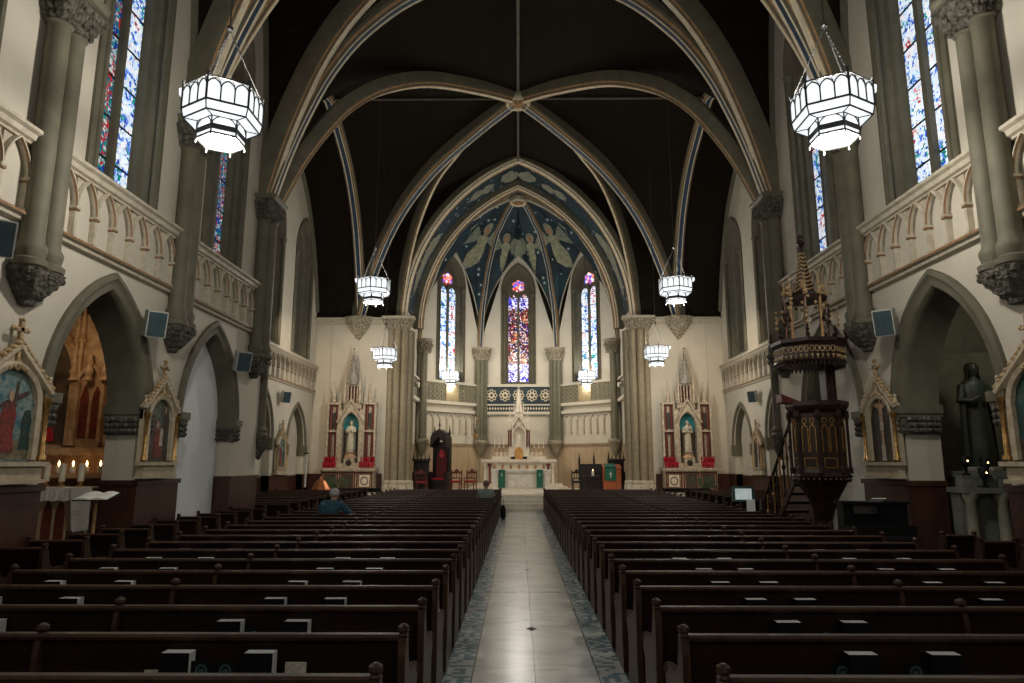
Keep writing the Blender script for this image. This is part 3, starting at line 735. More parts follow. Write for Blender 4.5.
for k in range(3):
    F, L = FAC[k]
    mb = MB()
    wa, wc = 0.92, L/2
    op = (wc, wa, 6.62, 12.3, 1.6)
    band(mb, F, 0, L, 0.6, 14.6, 0.5, [op], top=lambda s: form((s/L)*2-1)+0.12)
    struct(mb.build('wall_apse', PLASTER2), ['cream apse wall on the left', 'cream apse wall behind the high altar', 'cream apse wall on the right'][k])
    mb = MB(); nu, nv = 40, 26
    mb.add([cell(k, -1+2*i/nu, (j/nv)**1.3) for j in range(nv+1) for i in range(nu+1)],
           [(j*(nu+1)+i, j*(nu+1)+i+1, (j+1)*(nu+1)+i+1, (j+1)*(nu+1)+i) for j in range(nv) for i in range(nu)])
    struct(mb.build('ceiling', BLUEV), 'blue painted cell of the apse vault')
    mb = MB(); fsweep(mb, F, [(L*(t+1)/2, form(t)) for t in [-math.cos(PI*q/40) for q in range(41)]], [(0.1,0.0),(0.06,0.05),(0.0,0.04),(-0.03,0.0)])
    struct(mb.build('trim_wall_rib', TRIM))
    if k == 1: window(F, wc, wa, 6.62, 12.3, 1.6, no, [G_FIG, G_FIG], rec=0.4, label='central apse window of stained glass behind the high altar', bright=G_BLUE)
    else: window(F, wc, wa, 6.62, 12.3, 1.6, no, [G_WHITE, G_WHITE], rec=0.4, label='pale stained glass window on the %s of the apse' % ('left' if k == 0 else 'right'))
    no += 1
for s in (-1, 1):
    for (p, w_) in (((s*2.29, 40.25), 0.20), ((s*5.48, 37.1), 0.22)):
        rib(p, AB, w_, lambda u: zr(u)-0.12, 34, RIBM, 'blue and cream rib of the apse vault', dp=1.3)
boss(AB[0], AB[1], 16.50, 0.48, 'round carved boss of the apse vault')

# angels and clouds painted on the vault cells
ANG = {'robe': [(-.05,.0),(-.10,.10),(-.13,.32),(-.10,.55),(-.16,.66),(-.10,.72),(0,.75),(.10,.72),(.16,.66),(.10,.55),(.12,.32),(.08,.10),(.04,.0)],
       'wingl': [(-.10,.66),(-.22,.88),(-.40,.92),(-.52,.78),(-.55,.55),(-.47,.42),(-.42,.55),(-.30,.52),(-.16,.58)],
       'head': [(.07*math.sin(2*PI*i/10), .84+.085*math.cos(2*PI*i/10)) for i in range(10)],
       'halo': [(.12*math.sin(2*PI*i/12), .86+.14*math.cos(2*PI*i/12)) for i in range(12)]}
ANG['wingr'] = [(-x, z) for x, z in ANG['wingl']]
A_ROBE = mat('angel_robe', (0.36, 0.36, 0.24), 0.8, c2=(0.22, 0.24, 0.16), scale=5)
A_WING = mat('angel_wing', (0.30, 0.30, 0.22), 0.8, c2=(0.15, 0.20, 0.17), scale=6)
A_SKIN = mat('angel_face', (0.40, 0.22, 0.13), 0.8)
CLOUD = mat('painted_cloud', (0.30, 0.30, 0.22), 0.8, c2=(0.18, 0.20, 0.16), scale=4)
def angel(k, u0, vb, size, flip=1):
    F, L = FAC[k]
    mb = MB()
    for nm_, mi, off in (('wingl',1,.05),('wingr',1,.05),('halo',3,.055),('robe',0,.065),('head',2,.075)):
        pts = ANG[nm_]; cx = sum(p[0] for p in pts)/len(pts); cz = sum(p[1] for p in pts)/len(pts)
        rings = []
        for q in (1.0, 0.5, 0.02):
            ring = []
            for (x, z) in pts:
                x_, z_ = cx+(x-cx)*q, cz+(z-cz)*q
                # go up the cell: find the point on the surface whose height is the wanted one
                zt = vb+z_*size; u = u0+flip*x_*size*2/L; vv = 0.0
                for _p in range(3):
                    u = max(-.97, min(.97, u0+flip*x_*size*2/L/max(.25, 1-vv)))
                    lo, hi = 0.0, 1.0
                    for _ in range(18):
                        m2 = (lo+hi)/2
                        if cell(k, u, m2)[2] < zt: lo = m2
                        else: hi = m2
                    vv = lo
                p = Vector(cell(k, u, lo)); inw = (Vector((0, 34.5, 9))-p).normalized()
                ring.append(tuple(p+inw*off))
            rings.append(ring)
        mb.loft(rings, False, True, mi)
    return struct(mb.build('trim_painted_angel', [A_ROBE, A_WING, A_SKIN, CLOUD]), 'angel with spread wings painted on the blue vault')
angel(0, 0.42, 13.5, 2.3); angel(2, -0.42, 13.5, 2.3); angel(1, -0.50, 13.45, 2.0); angel(1, 0.50, 13.45, 2.0)
# clouds and figures on the chancel barrel
mb = MB(); rng = random.Random(3)
for s in (-1, 1):
    for (x, y, r_) in ((5.05, 34.0, .35), (4.9, 34.1, .3), (4.65, 33.9, .45), (4.35, 34.2, .35), (2.2, 33.9, .35), (1.6, 34.1, .35), (0.55, 33.9, .42), (0.35, 34.2, .4), (4.7, 36, .4), (4.2, 36.1, .3), (3.3, 36.1, .35)):
        pts = []
        for i in range(14):
            t = 2*PI*i/14; rr = r_*(0.8+0.3*rng.random()); px = s*x+rr*math.cos(t); py = y+rr*1.3*math.sin(t)
            px = max(-5.45, min(5.45, px)); pts.append((px, py, az(px, 0, CA-0.1, CZS, CRISE-0.15)-0.05))
        c = (s*x, y, az(s*x, 0, CA-0.1, CZS, CRISE-0.15)-0.09)
        mb.add(pts+[c], [(i, (i+1) % 14, 14) for i in range(14)])
struct(mb.build('trim_painted_cloud', CLOUD), 'clouds painted on the chancel vault')

# apse columns on corbels
for (x, y, nm_) in ((-2.29, 40.2, 'left of the central window'), (2.29, 40.2, 'right of the central window'), (-5.42, 37.05, 'at the far left of the apse'), (5.42, 37.05, 'at the far right of the apse')):
    root = thing('pillar', 'olive apse column '+nm_, 'pillar'); del root['category']; root['kind'] = 'structure'
    dx, dy = AB[0]-x, AB[1]-y-0.5; L = math.hypot(dx, dy); dx, dy = dx/L, dy/L
    c = (x+dx*0.25, y+dy*0.25, 0); big = 1.0 if abs(x) < 3 else 0.85
    mb = MB()
    for q in (-1, 0, 1):
        cc = (c[0]-dy*q*0.22*big+dx*0.06*(1-abs(q)), c[1]+dx*q*0.22*big+dy*0.06*(1-abs(q)), 0)
        mb.lathe([(0.15*big,3.55),(0.15*big,8.0)], cc, 12); mb.lathe([(0.2*big,3.3),(0.2*big,3.42),(0.15*big,3.56)], cc, 12)
    mb.build('shaft', mat('apse_shaft', (0.145, 0.14, 0.095), 0.6), root, smooth=True)
    mb = MB(); mb.lathe([(0.36*big,7.95),(0.38*big,8.2),(0.50*big,8.5),(0.58*big,8.55),(0.6*big,8.7),(0.1,8.72)], c, 10)
    for j in range(4):
        for i in range(10):
            t = 2*PI*(i+0.5*(j % 2))/10; rr = (0.38+0.05*j)*big; mb.ball((c[0]+rr*math.cos(t), c[1]+rr*math.sin(t), 8.03+0.13*j), 0.08, 6)
    mb.build('capital', mat('apse_capital', (0.42, 0.38, 0.29), 0.7, c2=(0.20, 0.18, 0.13), scale=14, bump=1, bscale=20), root)
    mb = MB(); mb.lathe([(0.05,2.35),(0.16,2.5),(0.26,2.8),(0.40*big,3.05),(0.44*big,3.1),(0.44*big,3.22),(0.36*big,3.3)], c, 12, bump=0.03)
    mb.build('corbel', mat('apse_corbel', (0.34, 0.31, 0.23), 0.7, c2=(0.22, 0.20, 0.14), scale=10), root)

# apse lower walls: marble dado, white blind arcade, lattice gallery
for k in range(3):
    F, L = FAC[k]; s0, s1 = 0.3, L-0.3
    mb = MB(); fbox(mb, F, 0.05, L-0.05, 0.6, 3.0, 0, 0.06)
    q = 0.5
    while q < L-0.3: fbox(mb, F, q, q+0.012, 0.65, 2.95, 0.06, 0.066, 1); q += 0.45
    fbox(mb, F, 0.05, L-0.05, 2.95, 3.08, 0, 0.12, 1)
    struct(mb.build('trim_marble_dado', [BEIGE, mat('beige_line', (0.34, 0.26, 0.17), 0.4)]), 'beige marble dado of the apse')
    mb = MB()
    fbox(mb, F, s0, s1, 4.80, 4.96, 0, 0.22); fbox(mb, F, s0, s1, 5.32, 5.40, 0, 0.24) if k == 1 else fbox(mb, F, s0, s1, 5.25, 5.42, 0, 0.26)
    fbox(mb, F, s0, s1, 6.42, 6.52, 0, 0.26)
    if k != 1:
        n_ = 7; sp = (s1-s0-0.6)/n_
        for i in range(n_+1):
            x = s0+0.3+sp*i; fbox(mb, F, x-0.035, x+0.035, 3.7, 4.45, 0, 0.09, 1); fbox(mb, F, x-0.06, x+0.06, 3.62, 3.7, 0, 0.1, 1)
            if i < n_: fsweep(mb, F, arch_pts(x+sp/2, sp/2-0.03, 4.42, sp*0.6, 6), [(0,0),(0,0.09),(0.05,0.09),(0.05,0)])
    struct(mb.build('trim_cornice', [PLASTER2, TRIM]), 'white cornices and blind arcade of the apse')
    # gallery band
    mb = MB()
    if k == 1:
        fbox(mb, F, s0, s1, 5.42, 6.42, 0.0, 0.18, 0); fbox(mb, F, s0, s1, 4.96, 5.32, 0, 0.18, 0)
        cs = [s0+0.4+(s1-s0-0.8)*i/4 for i in range(5)]
        for c in cs:
            zc = 5.92
            for q in range(8):
                t = 2*PI*q/8; cx, cz = c+0.23*math.sin(t), zc+0.25*math.cos(t)
                fsweep(mb, F, [(cx+0.09*math.sin(2*PI*j/8), cz+0.09*math.cos(2*PI*j/8)) for j in range(9)], [(0.02,0.18),(0.02,0.21),(-0.02,0.21),(-0.02,0.18)], 1)
            fsweep(mb, F, [(c+0.12*math.sin(2*PI*j/8), zc+0.12*math.cos(2*PI*j/8)) for j in range(9)], [(0.03,0.18),(0.03,0.22),(-0.03,0.22),(-0.03,0.18)], 1)
            fbox(mb, F, c-0.03, c+0.03, zc-0.03, zc+0.03, 0.18, 0.2, 2)
        x = s0+0.1
        while x < s1-0.1:
            fpoly(mb, F, [(x, 5.14), (x+0.06, 5.24), (x+0.12, 5.14), (x+0.06, 5.04)], 0.2, 0.03, 1); x += 0.16
    else:
        fbox(mb, F, s0, s1, 5.42, 6.42, 0.0, 0.16, 3)
        n_ = 13; sp = (s1-s0)/n_
        for i in range(n_):
            for j in range(4):
                cx, cz = s0+sp*(i+.5), 5.53+0.25*j+0.02
                if 5 <= i <= 7: continue
                fsweep(mb, F, [(cx+0.10*math.sin(2*PI*t/6), cz+0.10*math.cos(2*PI*t/6)) for t in range(7)], [(0.025,0.16),(0.025,0.19),(-0.02,0.19),(-0.02,0.16)], 4)
        fbox(mb, F, s0+sp*5, s0+sp*8, 5.44, 6.40, 0.16, 0.24, 5)
    struct(mb.build('trim_gallery', [PURPLE, CREAMB, REDM, OLIVEP, mat('lattice_olive_cream', (0.30, 0.29, 0.21), 0.6), mat('tan_panel', (0.42, 0.34, 0.20), 0.6)]), 'patterned gallery band of the apse')

# side chancel gallery continuation
for s in (-1, 1):
    FS = Fr((s*5.55, 33.0), (0, 1), (-s, 0)); mb = MB()
    fbox(mb, FS, 0.8, 4.0, 5.42, 6.42, 0, 0.1, 1); fbox(mb, FS, 0.8, 4.0, 5.25, 5.42, 0, 0.22); fbox(mb, FS, 0.8, 4.0, 6.42, 6.52, 0, 0.2); fbox(mb, FS, 0.5, 4.0, 0.6, 3.0, 0, 0.05, 2)
    struct(mb.build('trim_gallery', [PLASTER2, OLIVEP, BEIGE]))
# closing shell above and around, so no daylight leaks in
mb = MB(); mb.box(-6.6, 33.5, 0, -5.95, 41.5, 18.6); mb.box(5.95, 33.5, 0, 6.6, 41.5, 18.6); mb.box(-6.6, 41.0, 0, 6.6, 41.5, 18.6)
mb.box(-11.2, -2, 18.4, 11.2, 41.5, 18.6); mb.box(-11.2, 17.9, 0, -11.0, 33.5, 18.5); mb.box(11.0, 17.9, 0, 11.2, 33.5, 18.5)
mb.box(-11.2, 33.5, 0, -6.6, 33.7, 18.5); mb.box(6.6, 33.5, 0, 11.2, 33.7, 18.5)
struct(mb.build('wall_outer', STONE), 'outer masonry shell')
# ------------------------------------------------------------ side chapels
for s in (-1, 1):
    sd = 'left' if s < 0 else 'right'
    def bx(mb, x0, x1, y0, y1, z0, z1, mi=0): a, b = sorted((s*x0, s*x1)); mb.box(a, y0, z0, b, y1, z1, mi)
    mb = MB()
    bx(mb, 10.2, 10.6, -2, 14.3, 0, 7); bx(mb, 7.62, 10.6, 14.0, 14.35, 0, 7); bx(mb, 7.63, 8.2, 14.3, 18.4, 0, 7); bx(mb, 7.62, 10.6, -2.3, -2, 0, 7)
    if s > 0:
        rings = []
        for i in range(9):
            t = PI/2*i/8; rings.append([(8.0+1.9*math.sin(t)*1.1, 14.0-0.02-1.0*(1-math.cos(t)), z) for z in (0.0, 4.2)])
        mb.loft(rings, False, False)
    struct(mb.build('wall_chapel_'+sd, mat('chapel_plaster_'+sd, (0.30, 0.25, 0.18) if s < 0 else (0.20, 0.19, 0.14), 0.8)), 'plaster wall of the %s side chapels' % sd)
    mb = MB(); bx(mb, 7.34, 7.42, 14.12, 16.66, 0, 5.2); struct(mb.build('wall_recess_'+sd, mat('brightened_recess_'+sd, (0.80, 0.84, 0.84) if s < 0 else (0.62, 0.62, 0.54), 0.8, c2=(0.77, 0.81, 0.81) if s < 0 else (0.59, 0.59, 0.51), scale=0.8)), 'pale back wall of the arched recess on the %s' % sd)  # left recess: bluish daylight put into the lighter wall colour
    mb = MB(); bx(mb, 7.6, 10.6, -2.3, 18.4, 6.4, 6.6); struct(mb.build('ceiling', CEIL))
    mb = MB(); bx(mb, 7.62, 10.2, 9.8, 14.0, 0, 0.45); struct(mb.build('floor', GREYM), 'raised floor of the %s chapel' % sd)

# left chapel: altar wall, painting, altar table, candles
t = thing('chapel_reredos', 'rosy carved gothic altar wall in the left side chapel', 'altarpiece', (-9.42, 13.98, 0.45))
F = Fr((0, 0), (1, 0), (0, -1))
mb = MB(); fbox(mb, F, -.76, 1.5, 0, 4.6, 0, 0.12)
for x in (-0.72, 0.32, 0.42, 0.96, 1.1, 1.35):
    mb.tube([F(x, 1.9, 0.2), F(x, 4.0, 0.2)], 0.045, 8); mb.lathe([(0.09,0),(0.05,0.15),(0.06,0.3),(0.01,0.75)], F(x, 4.0, 0.2), 8)
fsweep(mb, F, arch_pts(-0.2, 0.5, 3.3, .95, 10, 1.9), [(0,0.12),(0,0.26),(0.12,0.28),(0.16,0.2),(0.16,0.12)])
fsweep(mb, F, arch_pts(0.68, 0.27, 3.0, 0.5, 8, 1.95), [(0,0.12),(0,0.22),(0.05,0.24),(0.09,0.12)])
fbox(mb, F, -.76, 1.5, 1.70, 1.85, 0.1, 0.32); fbox(mb, F, -.76, 1.5, 1.26, 1.355, 0.1, 0.6)
mb.build('stone_frame', PINKW, t)
mb = MB(); fpoly(mb, F, arch_pts(-0.2, 0.48, 3.3, .92, 10, 1.95), 0.16, 0.03); pn = mb.build('painted_panel', mat('panel_dark', (0.05, 0.035, 0.025), 0.6, c2=(0.12, 0.08, 0.05), scale=4), t)
mb = MB(); fpoly(mb, F, [(-0.55,1.98),(-0.62,2.5),(-0.5,3.0),(-0.32,3.2),(-0.2,3.0),(-0.08,2.5),(0.05,1.98)], 0.18, 0.015); mb.build('red_robe', REDCLOTH, pn)
mb = MB(); fpoly(mb, F, [(-0.35+0.11*math.sin(2*PI*i/10), 3.32+0.13*math.cos(2*PI*i/10)) for i in range(10)], 0.185, 0.015); mb.build('painted_head', SKIN, pn)
mb = MB()
for x in (0.56, 0.8): fpoly(mb, F, arch_pts(x, 0.085, 2.8, 0.3, 6, 2.05), 0.135, 0.02)
mb.build('red_lancet', REDM, t)
for x in (0.37, 0.68, 1.03, 1.3):
    mb = MB(); mb.lathe([(0.10,0),(0.06,0.08),(0.09,0.18),(0.05,0.3),(0.07,0.38),(0.02,0.55)], F(x, 3.2, 0.28), 8, bump=0.1); mb.build('pinnacle', PINKW, t)
t = thing('chapel_altar', 'pale carved altar table under white linen in the left chapel', 'altar', (-8.62, 13.05, 0.45))
mb = MB(); mb.box(-0.62, -0.1, 0, 0.62, 0.55, 0.98); mb.box(-0.72, -0.2, 0.98, 0.72, 0.7, 1.08)
for x in (-0.58, 0.58): mb.lathe([(0.06,0),(0.045,0.1),(0.045,0.85),(0.07,0.97)], (x, -0.15, 0), 8)
mb.build('table_body', mat('altar_tan', (0.50, 0.38, 0.24), 0.6), t)
mb = MB()
for x in (-0.12, 0.12): fpoly(mb, F, arch_pts(x, 0.085, 0.6, 0.26, 6, 0.12), 0.12, 0.02)
for x in (-0.42, 0.42): fpoly(mb, F, arch_pts(x, 0.085, 0.6, 0.26, 6, 0.12), 0.12, 0.02)
mb.build('red_lancet', REDM, t)
o = None
mb = MB(); rings = []
for (x, z) in ((-0.74, .82), (-0.74, 1.09), (0.74, 1.09), (0.74, 0.55)):
    pass
pts = []
for i in range(25):
    x = -0.74+1.48*i/24; zz = 0.86+0.015*math.sin(i*1.9); pts.append((x, zz))
mb.loft([[(x, -0.225+0.01*math.sin(i*2.3), z), (x, -0.225, 1.095), (x, 0.55, 1.10)] for i, (x, z) in enumerate(pts)], False, False)
mb.add([(0.35,-0.25,1.105),(0.74,-0.25,1.105),(0.76,-0.26,0.35),(0.45,-0.26,0.30),(0.35,0.5,1.105),(0.74,0.5,1.105)], [(0,1,2,3),(0,4,5,1)])
o = mb.build('altar_cloth', WHITECLOTH); o.location = (-8.62, 13.05, 0.45); tag(o, 'white linen cloth draped over the left chapel altar', 'cloth')
t0 = thing('altar_candle', 'white candle on the left chapel altar, first from the left', 'candle', (-9.22, 13.12, 1.56), group='white candles on the left chapel altar')
mb = MB(); mb.lathe([(0.07,0),(0.07,0.02),(0.03,0.04),(0.03,0.07),(0.06,0.1)], n=10); mb.build('holder', GOLD, t0)
mb = MB(); mb.lathe([(0.055,0.1),(0.055,0.42),(0.02,0.43)], n=12); mb.build('wax', WAX, t0)
for i, x in enumerate((-8.96, -8.66, -8.30)):
    dup(t0, (x, 13.12, 1.56), label='white candle on the left chapel altar, %s from the left' % ORD[i+1])
t0 = thing('votive_candle', 'small lit candle on the ledge of the left chapel altarpiece, first from the left', 'candle', (-9.0, 13.5, 1.81), group='lit candles in the left chapel')
mb = MB(); mb.lathe([(0.04,0),(0.05,0.03),(0.05,0.12),(0.02,0.13)], n=10); mb.build('wax', WAX, t0)
mb = MB(); mb.lathe([(0.004,0.13),(0.02,0.16),(0.018,0.19),(0.002,0.24)], n=8); mb.build('flame', FLAME, t0)
for i, x in enumerate((-8.72, -8.45, -8.18)): dup(t0, (x, 13.5, 1.81), label='small lit candle on the ledge of the left chapel altarpiece, %s from the left' % ORD[i+1])
t = thing('book_stand', 'slim wooden stand with an open white book before the left chapel', 'lectern', (-7.3, 12.02, 0))
mb = MB(); mb.lathe([(0.2,0),(0.2,0.04),(0.05,0.08),(0.03,0.15),(0.03,1.36)], n=10); mb.build('post', TAN, t)
mb = MB(); mb.hexa([(-.3,-.2,1.36),(.3,-.2,1.36),(.3,.2,1.46),(-.3,.2,1.46),(-.3,-.2,1.38),(.3,-.2,1.38),(.3,.2,1.48),(-.3,.2,1.48)]); mb.build('desk', BLACKW, t)
t2 = MB(); t2.loft([[(x, -.19, 1.385+0.03*math.sin(PI*abs(x)/.29)), (x, .19, 1.485+0.03*math.sin(PI*abs(x)/.29)), (x, .19, 1.487), (x, -.19, 1.385)] for x in [-.29+.058*i for i in range(11)]], True, True)
o = t2.build('open_book', PAGE); o.location = (-7.3, 12.02, 0); tag(o, 'open white book lying on the slim stand by the left chapel', 'book')

# ------------------------------------------------------------ statues
def robed(mb, h, mi=(0,1), arms='pray', lean=0, child=False, rng=None):
    """one continuous robed figure facing -y, feet at 0"""
    k = h/1.7
    prof = [(.20,.17,0),(.22,.19,.05),(.21,.17,.35),(.19,.155,.7),(.175,.14,.95),(.19,.145,1.15),(.215,.13,1.32),(.17,.11,1.40),(.07,.075,1.44),(.055,.06,1.48),(.075,.085,1.53),(.088,.10,1.60),(.07,.085,1.67),(.02,.02,1.71)]
    rings = []
    for j, (a, b_, z) in enumerate(prof):
        ring = []
        for i in range(20):
            t = 2*PI*i/20; fold = 1+(0.07*math.sin(7*t+j*.2) if z < 1.2 else 0)
            ring.append((a*k*fold*math.cos(t), b_*k*fold*math.sin(t)+(0 if z < 1.45 else -0.015), z*k))
        rings.append(ring)
    mb.loft(rings, mi=mi[0])
    mb.add([(-.012*k,-.1*k,1.60*k),(.012*k,-.1*k,1.60*k),(0,-.125*k,1.575*k),(0,-.09*k,1.63*k)], [(0,1,2),(0,2,3),(1,3,2)], mi[1])
    for q in (-1, 1):
        if arms == 'pray': path = [(q*.19,0,1.33),(q*.24,-.04,1.1),(q*.14,-.17,1.06),(q*.02,-.2,1.18)]
        elif arms == 'hold': path = [(q*.19,0,1.33),(q*.25,-.03,1.08),(q*.16,-.2,1.05),(q*.05,-.22,1.12)]
        elif arms == 'low': path = [(q*.19,0,1.33),(q*.27,-.03,1.1),(q*.30,-.10,.9),(q*.34,-.16,.78)]
        else: path = [(q*.19,0,1.33),(q*.26,-.03,1.1),(q*.2,-.22,1.15),(q*.16,-.28,1.35)]
        mb.tube([(x*k, y*k, z*k) for x, y, z in path], [.065*k,.07*k,.06*k,.03*k], 8, mi[0])
    if child:
        mb.ball((.12*k,-.22*k,1.28*k), .09*k, 10, 1.5, mi=mi[0]); mb.ball((.12*k,-.24*k,1.45*k), .055*k, 10, 1.1, mi=mi[1])
def statue(name, label, loc, h, mats, robe, arms='pray', child=False, rz=0, cloak=None, halo=False):
    t = thing(name, label, 'statue', loc, rz)
    mb = MB(); robed(mb, h, (0, 1), arms, child=child); mb.build('figure', mats, t, smooth=True)
    k = h/1.7
    mb = MB(); rings = []
    for z, a, b_ in ((.1,.26,.2),(.6,.25,.19),(1.0,.235,.18),(1.3,.235,.15),(1.42,.13,.11),(1.5,.1,.11),(1.62,.105,.12),(1.70,.07,.09)):
        rings.append([(a*k*math.cos(tt)*(1+.04*math.sin(6*tt)), b_*k*math.sin(tt)*(1+.04*math.sin(6*tt)), z*k) for tt in [(-0.15+1.3*i/12)*PI for i in range(13)]])
    mb.loft(rings, False, False); mb.build('cloak', cloak or mats[0], t, smooth=True)
    mb = MB(); mb.lathe([(.27*k,-.06),(.27*k,-.01),(.23*k,0.01)], n=8); mb.build('plinth', GREYM, t)
    if halo:
        mb = MB(); mb.tube([(.17*k*math.cos(2*PI*i/16), .1*k, 1.62*k+.17*k*math.sin(2*PI*i/16)) for i in range(17)], .012, 6); mb.build('halo', GOLD, t)
    return t

# right chapel: saint on a pedestal, votive table
t = thing('statue_pedestal', 'pale grey stone pedestal carrying the statue in the right chapel', 'pedestal', (8.6, 12.95, 0.45))
mb = MB(); mb.box(-.55,-.35,0,.55,.35,.1); mb.box(-.48,-.3,.1,.48,.3,1.3); mb.box(-.55,-.35,1.3,.55,.35,1.4); mb.build('block', GREYSTN, t)
mb = MB()
for x in (-.22, .22): fsweep(mb, Fr((0,0),(1,0),(0,-1)), [(x-.17,.85),(x-.17,1.25),(x+.17,1.25),(x+.17,.85),(x-.17,.85)], [(0,.3),(0,.33),(.03,.33),(.03,.3)])
mb.build('panel_moulding', GREYSTN, t)
statue('saint_statue', 'dark green robed saint statue on the pedestal in the right chapel', (8.6, 12.95, 1.92), 1.95, [STATG, STATB], STATG, 'hold', cloak=mat('saint_cloak', (0.045, 0.036, 0.022), 0.6, c2=(0.022, 0.04, 0.028), scale=5))
t = thing('votive_table', 'grey stone table with three column legs in the right chapel', 'table', (8.15, 12.2, 0.45))
mb = MB(); mb.box(-.55,-.25,1.04,.95,.28,1.13); mb.box(-.5,.0,0,.9,.25,1.04); mb.build('table_top', GREYSTN, t)
for x in (-.42, .12, .78):
    mb = MB(); mb.lathe([(.13,0),(.13,.08),(.08,.14),(.09,.5),(.08,.9),(.12,.98),(.12,1.04)], (x,-.14,0), 10); mb.build('leg', mat('leg_stone', (0.30, 0.29, 0.22), 0.6), t, smooth=True)
for i, (x, h_, w_) in enumerate(((-.35,.20,.24),(.0,.17,.2),(.3,.2,.3),(.68,.45,.26))):
    mb = MB(); mb.box(-w_/2,-.1,0,w_/2,.1,h_); mb.box(-w_/2-.01,-.11,h_-.03,w_/2+.01,.11,h_)
    o = mb.build('offering_box', GREYSTN if i < 3 else mat('white_box', (0.5, 0.52, 0.47), 0.6)); o.location = (8.15+x, 12.22, 1.585)
    tag(o, 'pale %s box on the right chapel table, %s from the left' % (['low square', 'small', 'wide', 'tall narrow'][i], ORD[i]), 'box')
for i, (x, z) in enumerate(((-.33, 1.787), (-.16, 1.587), (.02, 1.757), (.5, 1.587))):
    t = thing('candle_lamp', 'dark glass candle lamp on the right chapel table, %s from the left' % ORD[i], 'candle holder', (8.15+x, 12.22 - (.2 if z < 1.6 else 0), z))
    mb = MB(); mb.lathe([(.07,0),(.07,.02),(.025,.05),(.03,.14),(.075,.18),(.085,.32),(.07,.34)], n=10); mb.build('glass', BLACK, t, smooth=True)
    mb = MB(); mb.ball((0,-.075,.25), .014, 6); mb.build('flame', FLAME, t)

